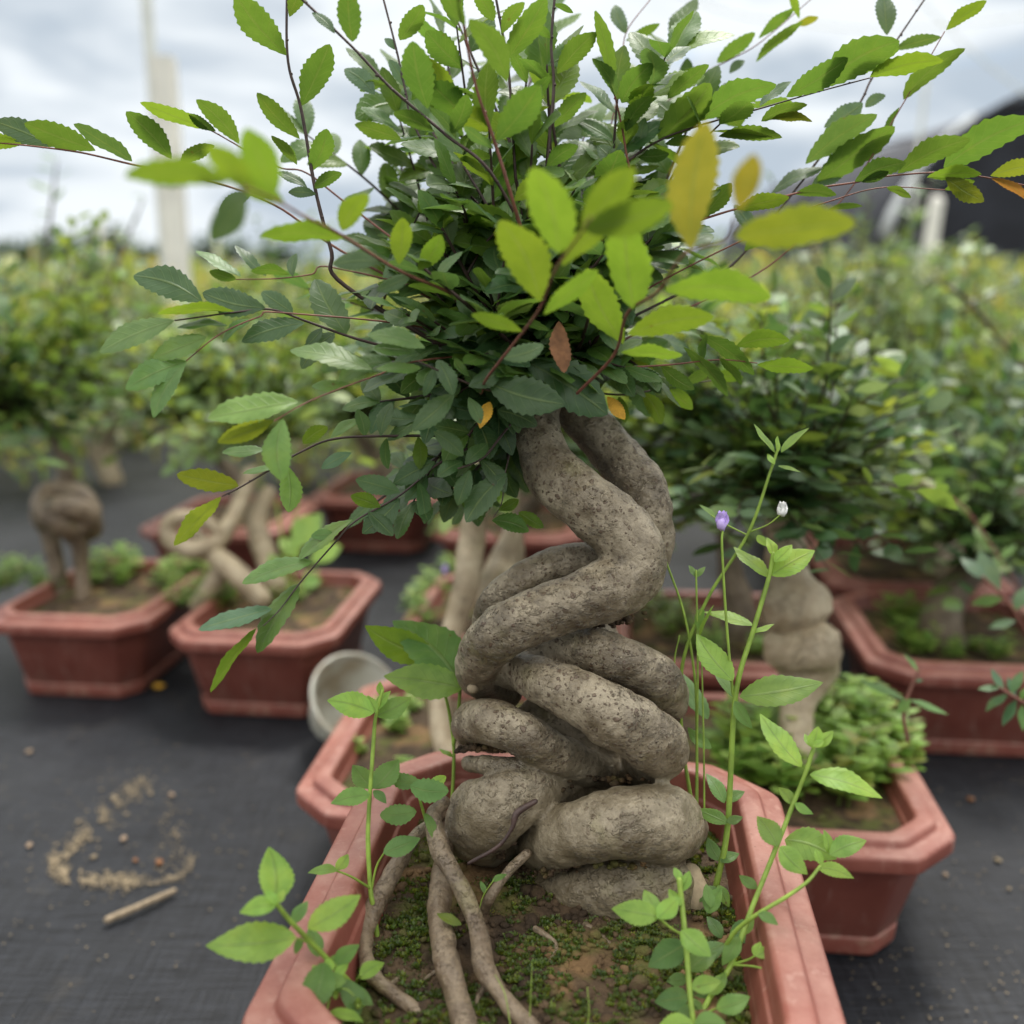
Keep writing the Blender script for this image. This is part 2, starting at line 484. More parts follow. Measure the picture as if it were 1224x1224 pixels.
def soil_mesh(name, seed, n, amp, mound=(0, 0), mh=0.0, crumbs=0, parent=None):
    r = random.Random(seed); g = Geo(); vs = []; f = []
    ring = octa(PW - .050, PL - .050, .022); m = len(ring)
    K = n
    vs.append((0, 0, 0))
    def hz(x, y):
        q = Vector((x * 40 + seed, y * 40, 0))
        h = amp * (mnoise.noise(q) + .6 * mnoise.noise(q * 2.7) + .35 * mnoise.noise(q * 7))
        return h + mh * math.exp(-((x - mound[0]) ** 2 + (y - mound[1]) ** 2) / .0035)
    vs[0] = (0, 0, hz(0, 0))
    sub = 4; M = m * sub
    rp = []
    for i in range(m):
        for t in range(sub):
            rp.append(ring[i].lerp(ring[(i + 1) % m], t / sub))
    for j in range(1, K + 1):
        for p in rp:
            q = p * (j / K); vs.append((q.x, q.y, hz(q.x, q.y)))
    for k in range(M): f.append((0, 1 + k, 1 + (k + 1) % M))
    for j in range(K - 1):
        for k in range(M):
            a = 1 + j * M; k2 = (k + 1) % M
            f.append((a + k, a + M + k, a + M + k2, a + k2))
    g.add(vs, f)
    for _ in range(crumbs):
        x = r.uniform(-.072, .072); y = r.uniform(-.09, .09)
        clod(g, (x, y, hz(x, y) + .0002), r.uniform(.0006, .0022) * (1 if r.random() < .85 else 1.9), r)
    return g, hz

ICO = None
def clod(g, c, rad, r, flat=.75, tint=None):
    global ICO
    if ICO is None:
        import bmesh
        bm = bmesh.new(); bmesh.ops.create_icosphere(bm, subdivisions=2, radius=1)
        bm.verts.ensure_lookup_table()
        ICO = (np.array([v.co[:] for v in bm.verts]), [tuple(v.index for v in q.verts) for q in bm.faces]); bm.free()
    v, f = ICO
    s = r.uniform(0, 90)
    k = np.array([1 + .35 * mnoise.noise(Vector(p * 1.6) + Vector((s, s, 0))) for p in v])
    a = r.uniform(0, 6.28); R = np.array([[math.cos(a), -math.sin(a), 0], [math.sin(a), math.cos(a), 0], [0, 0, 1]])
    w = (v * k[:, None] * np.array((1.15, .85, flat)) * rad) @ R.T + np.array(c)
    g.add(w, f, tint)

_proto = {}
def planter(loc, label, soil_drop=.014, sx=1.0, group="terracotta plastic planters", seed=None, rz=YAW, flip=False):
    t = thing("planter", label, "planter", loc, rz, group)
    if not _proto:
        b, r = planter_parts(t); _proto["b"], _proto["r"] = b, r
        g, hz = soil_mesh("soil", 3, 26, .0022, crumbs=60)
        _proto["s"] = g.build("soil", M_SOIL, t); _proto["s"].location.z = PH - soil_drop
    else:
        for k in "br" if flip else "brs":
            c = _proto[k].copy(); C.objects.link(c); c.parent = t
            if k == "s": c.location.z = PH - soil_drop; c.rotation_euler.z = math.pi * ((seed or 0) % 2)
    if flip: t.rotation_euler = (math.pi, 0, rz)
    t.scale.x = sx
    return t

axL = Vector((-math.sin(YAW), math.cos(YAW), 0))
def by_near(px, py, zr):      # centre of a planter whose near rim edge is seen at px, py
    return Q(px, py, zr) + axL * (PL / 2)

spots = {}
def pot_at(key, px, py, label, **k):
    c = by_near(px, py, PH); c.z = 0
    spots[key] = c
    return planter(c, label, **k)

pot_at("R1", 953, 1010, "terracotta planter packed with bright green weeds at the right of the coiled bonsai", seed=0)
pot_at("L1", 62, 742, "terracotta planter at the left edge holding a knotted trunk", sx=.86)
pot_at("L2", 288, 762, "terracotta planter holding the pale looped trunk, beside a clear plastic cup", seed=1, sx=.84)
pot_at("M1", 520, 972, "planter with mossy soil and pale curved trunk directly behind the front planter", seed=0)
pot_at("M2", 590, 768, "planter in the middle row whose rim shows left of the coil, lilac flower in it", seed=1)
pot_at("M3", 602, 640, "small-looking planter farthest along the middle row behind the leaves")
pot_at("L3", 240, 634, "planter with only its left corner showing, behind the planter of the looped trunk")
pot_at("L4", 440, 596, "planter with shaded red-brown front under the low hanging leaves")
pot_at("R2", 1192, 803, "dark shaded terracotta planter at the right edge with weedy soil", seed=1)
pot_at("R5", 862, 800, "shaded planter between the coil and the bulb trunk, behind the tall weeds", seed=1)
pot_at("R3", 1112, 702, "planter half hidden in foliage behind the right edge planter")
pot_at("R4", 1030, 642, "planter deep in the shade of the right hand bonsai rows", seed=1)

# main planter, standing on an upturned one
mc = Q(684, 897, 2 * PH) - axL * (PL / 2 - .004); mc.z = PH
t_under = planter((mc.x, mc.y, PH), "upturned terracotta planter propping up the front planter", flip=True)
main_pot = thing("planter", "front terracotta planter holding the coiled bonsai, its long rims running to the camera", "planter", (mc.x, mc.y, PH + .001), YAW, "terracotta plastic planters")
for k in "br":
    c = _proto[k].copy(); C.objects.link(c); c.parent = main_pot
D = .450
tb = P(690, 1080, .455)
Rz = Matrix.Rotation(-YAW, 3, "Z")
lb = Rz @ (tb - mc)
g, hz_main = soil_mesh("soil", 11, 60, .0024, mound=(lb.x, lb.y), mh=.002, crumbs=1000)
so = g.build("soil", M_SOIL, main_pot); SD = PH - .023; so.location.z = SD
def soil_z(w):     # height of the front planter's soil at a world point
    q = Rz @ (Vector(w) - mc)
    return PH + .001 + SD + hz_main(q.x, q.y)

# moss: tiny rosettes
def moss(name, label, n, seed, area, hz, mw, zoff, gate=.05, size=(.0012, .0028)):
    r = random.Random(seed); g = Geo(); k = 0
    while k < n:
        x = r.uniform(-area[0], area[0]); y = r.uniform(-area[1], area[1])
        m = mnoise.noise(Vector((x * 45 + seed, y * 45, 7))) + .5 * mnoise.noise(Vector((x * 130, y * 130, seed)))
        if m < gate + r.uniform(-.1, .1): k += .15; continue
        k += 1
        c = mw @ Vector((x, y, zoff + hz(x, y)))
        s = r.uniform(*size); col = vary((.060, .095, .010) if r.random() < .75 else (.12, .16, .02), r, .4)
        a0 = r.uniform(0, 6.3); vs = []; f = []
        for q in range(5):
            a = a0 + q * 1.257; up = r.uniform(.5, 1.4)
            d = Vector((math.cos(a), math.sin(a), up)).normalized() * s
            e = Vector((-math.sin(a), math.cos(a), 0)) * s * .28
            i = len(vs); vs += [c - Vector((0, 0, .0004)), c + d * .6 + e, c + d, c + d * .6 - e]; f.append((i, i + 1, i + 2, i + 3))
        g.add(vs, f, col, np.full((len(vs), 3), .5))
    o = g.build(name, M_FAR); tag(o, label, "moss", None, "stuff"); return o
mwm = Matrix.Translation((mc.x, mc.y, PH + .001)) @ Matrix.Rotation(YAW, 4, "Z")
moss("moss", "green moss patches on the soil round the coiled trunk", 11000, 5, (.074, .092), hz_main, mwm, SD, -.08, (.0008, .0022))

# ================================================================== main bonsai
base_pt = P(690, 1085, .455); base_pt.z = soil_z(base_pt)
bonsai = thing("bonsai_tree", "large bonsai with fat coiled grey trunk and green leafy crown in the front planter", "bonsai tree", base_pt)
SH = tuple(base_pt)

def strand(geo, spec, seed, n=70, sides=40, wob=.15):
    pts = [P(x, y, D + d) for x, y, r, d in spec]
    rad = [r / FPX * (D + d) for x, y, r, d in spec]
    tube(geo, pts, rad, n, sides, wob, seed, True, None, 42)

g = Geo()
strand(g, [(668, 440, 15, .012), (655, 470, 20, .006), (643, 500, 25, 0), (646, 532, 30, -.005), (664, 570, 33, -.012), (700, 600, 35, -.018), (738, 628, 38, -.02), (757, 660, 41, -.02), (748, 693, 41, -.022),
           (707, 714, 35, -.028), (652, 731, 33, -.03), (600, 755, 33, -.028), (574, 784, 28, -.015), (572, 808, 24, .005), (600, 825, 26, .03)], 1, 110)
strand(g, [(668, 452, 16, .022), (684, 486, 24, .022), (722, 528, 28, .018), (762, 574, 29, .010), (778, 620, 27, .008), (774, 665, 27, .016), (745, 690, 24, .022), (705, 672, 21, .004), (665, 676, 22, .0), (622, 696, 22, -.003), (590, 722, 20, .0), (580, 765, 20, .015)], 2, 100)
strand(g, [(610, 800, 22, .02), (650, 776, 25, .0), (690, 776, 26, -.014), (735, 785, 28, -.02), (775, 806, 29, -.014), (797, 836, 26, .004), (780, 860, 24, .035)], 3, 70)
strand(g, [(590, 800, 18, .01), (622, 803, 24, -.010), (665, 823, 30, -.028), (720, 848, 34, -.036), (770, 876, 37, -.030), (786, 902, 34, -.010), (765, 918, 28, .03)], 4, 80)
strand(g, [(590, 880, 20, .04), (562, 868, 23, .01), (584, 862, 27, -.016), (622, 876, 27, -.024), (660, 897, 25, -.018), (695, 914, 22, -.004), (730, 928, 20, .015)], 5, 70)
strand(g, [(560, 912, 9, .008), (585, 914, 11, -.012), (620, 916, 12, -.018), (655, 914, 12, -.012), (690, 915, 12, .0)], 6, 40, 24)
strand(g, [(610, 1010, 26, .035), (576, 995, 38, .008), (576, 978, 44, -.010), (602, 962, 40, -.020), (640, 946, 30, -.014), (680, 940, 20, .005)], 7, 70)
strand(g, [(640, 1020, 22, .015), (652, 1008, 30, -.010), (690, 995, 38, -.028), (745, 986, 42, -.036), (790, 984, 44, -.026), (805, 985, 40, -.006), (780, 985, 38, .04)], 8, 80, 44)
strand(g, [(650, 1075, 28, -.005), (705, 1068, 34, -.018), (765, 1062, 38, -.024), (810, 1066, 34, -.016)], 9, 50)
strand(g, [(690, 700, 36, .03), (690, 800, 55, .03), (680, 880, 62, .03), (684, 980, 74, .03), (690, 1050, 84, .025), (690, 1115, 92, .02)], 10, 60, 40, .2)
trunk = g.build("trunk", M_BARK, bonsai, SH, attr="tuv")
md = trunk.modifiers.new("grow_together", "REMESH"); md.mode = "VOXEL"; md.voxel_size = .00105; md.use_smooth_shade = True
md = trunk.modifiers.new("ease", "SMOOTH"); md.factor = .5; md.iterations = 5
tx = bpy.data.textures.new("bark_lumps", "CLOUDS"); tx.noise_scale = .012; tx.noise_depth = 4
md = trunk.modifiers.new("lumps", "DISPLACE"); md.texture = tx; md.strength = .0026; md.mid_level = .5; md.texture_coords = "LOCAL"
tx = bpy.data.textures.new("bark_grain", "CLOUDS"); tx.noise_scale = .0035; tx.noise_depth = 3
md = trunk.modifiers.new("grain", "DISPLACE"); md.texture = tx; md.strength = .00035; md.mid_level = .5; md.texture_coords = "LOCAL"
# dark soil and crumbs caught between the coils
g = Geo(); q = random.Random(17)
for line in ([(600, 806, -.012), (622, 796, -.014), (650, 792, -.012)], [(650, 905, -.016), (690, 925, -.014), (730, 932, -.016), (775, 934, -.014)], [(548, 895, -.006), (580, 893, -.012), (620, 900, -.014)], [(600, 1020, -.022), (620, 985, -.026), (650, 950, -.020), (680, 935, -.016)], [(690, 742, -.018), (730, 745, -.016), (765, 735, -.008)], [(640, 1045, -.024), (700, 1034, -.034), (770, 1034, -.036)], [(760, 838, -.022), (790, 850, -.014), (806, 862, -.002)]):
    ln = cr([tuple(p) for p in line], 30)
    for i in range(46):
        x, y, d = ln[q.randrange(30)]
        clod(g, P(x + q.gauss(0, 3.5), y + q.gauss(0, 2.5), D + d + q.uniform(.0, .010)), q.uniform(.0005, .0020), q)
o = g.build("crevice_soil", M_SOIL, trunk, SH); o["kind"] = "stuff"
# cut stub, snapped knob
g = Geo(); strand(g, [(826, 1048, 16, -.018), (830, 1072, 20, -.020), (826, 1092, 14, -.018)], 12, 14, 20, .2); g.build("cut_stub", M_CUT, trunk, SH, attr="tuv")
g = Geo(); strand(g, [(566, 822, 7, -.006), (564, 823, 6, -.013)], 13, 8, 14, .25); g.build("knob", M_CUT, trunk, SH, attr="tuv")
# roots, creeping down on to the soil
def root(spec, seed, mat=M_ROOT):
    g = Geo(); pts = []; rad = []
    for x, y, r, z in spec:
        p = P(x, y, z); pts.append(p); rad.append(r * .76 / FPX * z)
    tube(g, pts, rad, 90, 24, .34, seed, True, None, 60)
    return g.build("root", mat, bonsai, SH, attr="tuv")
def soil_zc(px, py, lift=0.0):
    d = FW + RT * ((px - 612) / FPX) - UP * ((py - 612) / FPX)
    z = PH + SD + lift
    return (z - CAM.z) / d.z
root([(530, 960, 12, .432), (519, 975, 13, .425), (527, 1017, 14, .415), (553, 1066, 14, .402), (573, 1118, 15, .388), (579, 1158, 15, soil_zc(579, 1158, .010)), (606, 1199, 15, soil_zc(606, 1199, .006)), (640, 1236, 14, soil_zc(640, 1236, .002)), (660, 1268, 11, soil_zc(660, 1268, -.006))], 21)
root([(536, 1000, 14, .440), (528, 1040, 17, .428), (525, 1088, 19, .412), (531, 1135, 20, soil_zc(531, 1135, .010)), (543, 1183, 20, soil_zc(543, 1183, .006)), (556, 1236, 20, soil_zc(556, 1236, .003)), (562, 1290, 16, soil_zc(562, 1290, -.006))], 22)
root([(515, 985, 10, .440), (495, 1003, 14, .434), (462, 1056, 15, .418), (438, 1112, 15, soil_zc(438, 1112, .008)), (441, 1158, 14, soil_zc(441, 1158, .007)), (466, 1186, 13, soil_zc(466, 1186, .004)), (505, 1212, 12, soil_zc(505, 1212, .0)), (530, 1235, 9, soil_zc(530, 1235, -.006))], 23)
root([(630, 1020, 7, .425), (605, 1045, 8, .42), (585, 1075, 9, .415), (575, 1100, 9, soil_zc(575, 1100, -.004))], 24)
for sd, spec in enumerate(([(575, 1130), (600, 1150), (622, 1160), (640, 1185)], [(540, 1150), (515, 1165), (500, 1180)], [(585, 1170), (570, 1200), (590, 1225)], [(455, 1185), (480, 1165), (498, 1130)], [(640, 1110), (665, 1130), (655, 1160), (690, 1190)], [(700, 1105), (730, 1130), (745, 1165)])):
    root([(x, y, 4.5 - 1.0 * i, soil_zc(x, y, .0028 - .0016 * i)) for i, (x, y) in enumerate(spec)], 40 + sd)
root([(640, 958, 4, .416), (618, 972, 5, .414), (612, 990, 3, .413), (595, 1012, 3, .413), (560, 1032, 2.5, .414)], 25, M_TWIG)

# ---- branches: picture polyline with depths, then the leaves seen on each
BR = []
def br(pts, d0, d1, r0, r1, leaves, red=False, core=True, tpl=TPL_B):
    BR.append((pts, d0, d1, r0, r1, leaves, red, core, tpl))
br([(408, 338), (396, 300), (377, 227), (360, 131), (344, 71), (343, -20)], -.01, -.03, 5, 3, [(342, 66, 284, -12, .42, 'um'), (361, 126, 391, 50, .42, 'um'), (358, 166, 309, 110, .32, 'um'), (355, 197, 328, 158, .3, 'um'),
    (367, 224, 333, 200, .3, 'td'), (371, 205, 389, 152, .5, 'um'), (378, 232, 345, 228, .4, 'td'), (346, 20, 372, -28, .4, 'um'), (376, 225, 408, 205, .4, 'um')])
br([(408, 300), (330, 246), (250, 216), (160, 197), (100, 183), (50, 176), (0, 171), (-25, 170)], 0, -.03, 3, 1.6, [(158, 193, 90, 147, .26, 'ud'), (114, 180, 31, 141, .36, 'um'), (65, 175, -8, 143, .4, 'td'), (27, 172, -30, 163, .35, 'ul'), (205, 190, 152, 133, .4, 'um'),
    (215, 200, 255, 170, .35, 'um'), (300, 232, 262, 250, .4, 'td')], True)
br([(410, 240), (365, 206), (333, 200), (286, 175), (254, 157), (232, 148)], .01, -.01, 2.5, 1.4, [(258, 157, 226, 135, .35, 'um'), (250, 155, 170, 118, .22, 'ul'), (286, 172, 237, 117, .35, 'um'), (355, 195, 333, 165, .3, 'um')], True)
br([(549, 362), (536, 349), (476, 323), (408, 281), (366, 260), (327, 238), (290, 224)], -.03, -.20, 4, 3.2, [(272, 217, 150, 208, .28, 'ul'), (327, 236, 302, 146, .6, 'ul'), (300, 228, 248, 170, .45, 'ul'), (292, 226, 250, 284, .55, 'tm'), (340, 244, 280, 190, .4, 'ul'),
    (410, 285, 312, 272, .25, 'ul'), (409, 276, 437, 226, .5, 'ul'), (477, 316, 480, 260, .8, 'ul'), (500, 323, 527, 280, .55, 'ul'), (520, 337, 548, 295, .25, 'tm'), (455, 313, 398, 313, .38, 'td'), (490, 330, 450, 345, .4, 'td')], True)
br([(594, 217), (534, 162), (490, 125), (461, 99), (422, 57), (362, 0), (345, -18)], -.05, -.06, 4.2, 3, [(421, 50, 418, -14, .66, 'um'), (511, 130, 496, 48, .52, 'um'), (448, 113, 412, 76, .55, 'tg'), (480, 167, 425, 145, .34, 'um'), (518, 157, 470, 134, .36, 'um'), (545, 165, 518, 123, .3, 'ud'),
    (540, 160, 556, 110, .45, 'um'), (400, 40, 375, 10, .35, 'tg'), (460, 100, 430, 108, .4, 'um')])
br([(615, 247), (592, 172), (568, 100), (553, 22), (545, -18)], -.06, -.10, 4.5, 3.2, [(606, 98, 563, 22, .38, 'um'), (594, 168, 640, 96, .48, 'um'), (590, 178, 556, 148, .32, 'ud'), (556, 30, 530, -20, .4, 'um'), (615, 240, 655, 210, .5, 'ul')], True)
br([(500, 160), (485, 110), (474, 60), (456, -10)], 0, .0, 3, 2.5, [(478, 48, 505, 5, .48, 'um'), (474, 60, 460, 44, .5, 'tg'), (487, 105, 466, 70, .4, 'tg'), (492, 120, 520, 85, .4, 'um')])
br([(620, 235), (616, 209), (613, 157), (607, 78), (591, -12)], -.02, -.04, 4, 3, [(608, 70, 650, -5, .38, 'um'), (590, 25, 570, -15, .5, 'um'), (614, 150, 655, 90, .3, 'um'), (612, 165, 580, 130, .5, 'um'), (600, 40, 625, 0, .4, 'um')])
br([(652, 230), (655, 180), (662, 105), (659, 52), (664, -15)], -.02, -.03, 4.2, 3.2, [(666, 88, 711, 35, .4, 'um'), (663, 152, 700, 110, .38, 'um'), (662, 5, 686, 13, .3, 'um'), (658, 46, 640, 30, .5, 'um'), (655, 178, 628, 140, .5, 'um'), (653, 200, 690, 172, .45, 'um')])
br([(628, 130), (632, 80), (638, 42)], .0, .0, 2.5, 2, [(636, 60, 652, 20, .4, 'um'), (630, 100, 612, 60, .4, 'um')])
br([(755, 250), (748, 180), (740, 136), (731, 99)], .0, -.02, 3, 2.2, [(731, 95, 729, 8, .27, 'um'), (743, 123, 779, 75, .58, 'um'), (748, 157, 778, 112, .42, 'um'), (736, 115, 713, 65, .32, 'ud')], True)
br([(735, 130), (745, 85), (748, 40), (780, -4)], .04, .05, 1.8, 1.2, [(747, 40, 738, 1, .65, 'tg'), (748, 49, 788, 27, .26, 'um'), (738, 85, 708, 68, .55, 'tg')], True)
br([(700, 245), (753, 191), (790, 167), (824, 154), (880, 137), (904, 131), (973, 111), (1040, 93)], .0, -.02, 3, 1.6, [(787, 166, 847, 97, .45, 'um'), (798, 118, 844, 73, .3, 'um'), (835, 145, 924, 91, .34, 'um'), (940, 116, 1012, 68, .36, 'um'), (983, 102, 1073, 40, .42, 'um'), (1008, 96, 1072, 52, .36, 'um'),
    (1040, 92, 1126, 64, .28, 'ul'), (908, 127, 945, 95, .28, 'td'), (859, 163, 933, 151, .24, 'um'), (910, 145, 962, 116, .28, 'um'), (922, 143, 971, 135, .24, 'uy'), (795, 172, 832, 163, .35, 'um'), (760, 186, 800, 182, .4, 'um'), (765, 180, 770, 140, .4, 'td'), (745, 200, 715, 170, .5, 'tg')])
br([(760, 160), (835, 93), (869, 73), (907, 52), (972, -3)], .06, .06, 1.8, 1.1, [(857, 75, 901, 37, .32, 'um'), (907, 46, 943, 2, .28, 'um'), (904, 74, 953, 18, .22, 'um'), (950, 30, 978, 18, .34, 'uy'), (800, 108, 843, 74, .28, 'um'), (818, 104, 820, 68, .6, 'tg'), (955, 22, 948, -14, .3, 'ul'), (872, 88, 890, 70, .5, 'tg')], True)
br([(790, 362), (855, 329), (887, 305), (949, 229), (1022, 132), (1042, 94), (1074, 45), (1108, -5)], .02, .03, 3.4, 2.2, [(1060, 42, 1060, -12, .66, 'tg'), (985, 152, 1031, 122, .6, 'tg'), (1034, 128, 1058, 112, .85, 'tg'), (963, 196, 1043, 131, .32, 'ud'), (977, 220, 1060, 141, .33, 'um'), (921, 232, 981, 193, .22, 'td'),
    (1022, 196, 1062, 144, .26, 'um'), (970, 222, 1010, 200, .5, 'tg'), (890, 300, 925, 262, .4, 'um'), (905, 280, 880, 240, .4, 'tg'), (1068, 60, 1124, 40, .28, 'ud')])
br([(900, 330), (960, 282), (1015, 228), (1077, 128), (1129, 38)], .02, .01, 2.2, 1.3, [(1080, 119, 1144, 49, .28, 'um'), (1131, 36, 1176, -5, .34, 'ul'), (990, 252, 1030, 240, .2, 'um'), (1075, 128, 1050, 165, .2, 'um')], True)
br([(740, 320), (800, 278), (859, 256), (921, 239), (977, 225), (1022, 218), (1056, 211), (1129, 206), (1184, 213), (1236, 224)], -.02, -.04, 3.2, 1.6, [(1022, 217, 1082, 190, .38, 'um'), (1073, 207, 1158, 164, .34, 'um'), (1128, 200, 1236, 140, .34, 'um'), (1108, 212, 1172, 199, .28, 'ul'), (1130, 212, 1177, 238, .42, 'uy'),
    (1184, 210, 1244, 195, .36, 'uy'), (1184, 213, 1234, 234, .2, 'ur'), (880, 250, 942, 230, .32, 'ul'), (835, 262, 872, 214, .4, 'um'), (950, 232, 1000, 230, .3, 'um'), (1030, 218, 1062, 203, .35, 'um')], True)
br([(940, 262), (997, 239), (1056, 224), (1129, 227)], -.01, -.03, 1.8, 1.2, [(1129, 227, 1165, 214, .35, 'ul'), (1060, 224, 1090, 232, .3, 'um')], True)
br([(690, 470), (734, 424), (750, 374), (787, 348), (818, 304), (868, 288), (878, 262)], -.05, -.19, 4, 3.2, [(745, 411, 703, 320, .42, 'ul'), (757, 370, 752, 260, .56, 'ul'), (750, 400, 853, 376, .32, 'ul'), (794, 347, 921, 349, .3, 'ul'), (826, 298, 832, 144, .38, 'uo'), (884, 252, 896, 180, .5, 'uo'), (878, 283, 1022, 264, .34, 'uy'), (742, 421, 816, 421, .22, 'ul'),
    (738, 425, 768, 405, .4, 'tm')], True, False)
br([(575, 470), (582, 452), (614, 411), (645, 369), (664, 322), (692, 283), (706, 260)], -.045, -.18, 3.8, 3, [(645, 360, 604, 257, .52, 'ul'), (668, 303, 648, 192, .52, 'ul'), (695, 278, 756, 198, .42, 'ul'), (700, 276, 803, 240, .38, 'ul'), (650, 376, 713, 321, .28, 'ul'), (624, 396, 565, 372, .28, 'ul'), (672, 318, 732, 262, .32, 'ul'), (600, 428, 650, 408, .4, 'td')], True, False)
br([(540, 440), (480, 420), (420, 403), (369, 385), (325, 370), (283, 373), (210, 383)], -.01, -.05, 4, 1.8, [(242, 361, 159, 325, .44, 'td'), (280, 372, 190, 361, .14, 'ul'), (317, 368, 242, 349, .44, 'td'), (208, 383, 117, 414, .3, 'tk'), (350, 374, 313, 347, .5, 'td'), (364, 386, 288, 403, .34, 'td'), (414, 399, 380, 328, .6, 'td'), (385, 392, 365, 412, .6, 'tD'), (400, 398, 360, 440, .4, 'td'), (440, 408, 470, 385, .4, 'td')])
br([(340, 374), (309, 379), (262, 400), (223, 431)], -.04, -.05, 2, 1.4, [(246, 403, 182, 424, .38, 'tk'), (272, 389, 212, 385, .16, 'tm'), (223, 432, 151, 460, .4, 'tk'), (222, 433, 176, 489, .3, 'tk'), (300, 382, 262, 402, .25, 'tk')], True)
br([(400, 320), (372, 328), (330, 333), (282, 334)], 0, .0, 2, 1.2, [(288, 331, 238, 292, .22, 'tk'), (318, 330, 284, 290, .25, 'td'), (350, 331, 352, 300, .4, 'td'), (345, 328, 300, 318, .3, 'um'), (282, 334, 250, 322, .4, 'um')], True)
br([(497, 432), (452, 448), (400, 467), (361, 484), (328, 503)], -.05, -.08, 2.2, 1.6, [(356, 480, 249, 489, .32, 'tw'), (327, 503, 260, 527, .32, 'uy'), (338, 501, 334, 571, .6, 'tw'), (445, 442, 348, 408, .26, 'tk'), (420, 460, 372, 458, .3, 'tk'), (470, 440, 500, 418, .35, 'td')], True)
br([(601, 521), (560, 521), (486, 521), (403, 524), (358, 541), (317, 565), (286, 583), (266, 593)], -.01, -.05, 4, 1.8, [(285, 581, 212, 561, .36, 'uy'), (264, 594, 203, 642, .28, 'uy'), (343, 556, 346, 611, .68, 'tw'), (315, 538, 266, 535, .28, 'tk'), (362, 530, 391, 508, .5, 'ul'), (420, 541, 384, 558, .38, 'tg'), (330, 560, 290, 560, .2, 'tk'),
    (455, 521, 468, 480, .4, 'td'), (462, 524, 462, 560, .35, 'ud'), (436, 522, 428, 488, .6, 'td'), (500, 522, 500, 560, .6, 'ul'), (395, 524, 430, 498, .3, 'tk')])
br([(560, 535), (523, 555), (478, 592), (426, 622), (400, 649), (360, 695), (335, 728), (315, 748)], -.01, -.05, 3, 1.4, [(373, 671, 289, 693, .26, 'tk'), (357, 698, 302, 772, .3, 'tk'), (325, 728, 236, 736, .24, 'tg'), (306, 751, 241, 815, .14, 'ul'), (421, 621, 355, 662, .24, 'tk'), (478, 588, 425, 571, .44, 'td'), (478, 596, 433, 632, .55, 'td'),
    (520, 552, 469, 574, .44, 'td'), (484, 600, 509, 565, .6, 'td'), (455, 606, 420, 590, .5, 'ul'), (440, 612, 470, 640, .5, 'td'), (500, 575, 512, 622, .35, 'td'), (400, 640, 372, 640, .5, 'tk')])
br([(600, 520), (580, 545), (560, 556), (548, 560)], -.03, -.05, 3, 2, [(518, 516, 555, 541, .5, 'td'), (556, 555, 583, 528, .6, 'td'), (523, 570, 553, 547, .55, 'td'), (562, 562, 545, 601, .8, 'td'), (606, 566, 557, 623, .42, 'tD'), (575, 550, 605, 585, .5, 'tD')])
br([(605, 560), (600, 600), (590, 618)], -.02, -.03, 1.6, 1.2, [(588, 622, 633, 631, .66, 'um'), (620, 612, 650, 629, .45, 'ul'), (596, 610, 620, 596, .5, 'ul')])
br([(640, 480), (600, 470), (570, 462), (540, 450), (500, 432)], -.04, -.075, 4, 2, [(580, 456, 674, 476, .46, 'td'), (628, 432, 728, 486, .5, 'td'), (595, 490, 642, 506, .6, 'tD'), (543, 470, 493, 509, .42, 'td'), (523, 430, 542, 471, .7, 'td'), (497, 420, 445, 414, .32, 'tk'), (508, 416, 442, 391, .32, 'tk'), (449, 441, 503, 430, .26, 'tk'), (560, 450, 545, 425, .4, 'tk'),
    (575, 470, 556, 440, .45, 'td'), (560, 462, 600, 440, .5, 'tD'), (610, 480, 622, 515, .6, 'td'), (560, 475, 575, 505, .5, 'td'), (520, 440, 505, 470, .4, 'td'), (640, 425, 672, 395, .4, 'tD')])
br([(690, 445), (740, 440), (800, 436), (860, 430), (905, 434)], -.02, -.02, 3, 1.4, [(817, 415, 876, 466, .2, 'um'), (836, 400, 905, 442, .25, 'um'), (880, 414, 943, 401, .36, 'ul'), (905, 436, 972, 436, .28, 'ul'), (790, 437, 830, 462, .4, 'um'), (840, 433, 842, 398, .3, 'um'), (760, 440, 790, 468, .5, 'ud'), (860, 428, 890, 455, .25, 'um')], True)
br([(690, 465), (745, 472), (800, 462), (850, 455)], .01, .02, 2.5, 1.4, [(770, 470, 792, 505, .5, 'ul'), (800, 462, 828, 488, .5, 'ul'), (745, 470, 780, 448, .45, 'td'), (850, 455, 888, 448, .4, 'ul'), (740, 474, 748, 505, .5, 'ul'), (820, 458, 850, 440, .4, 'um')])

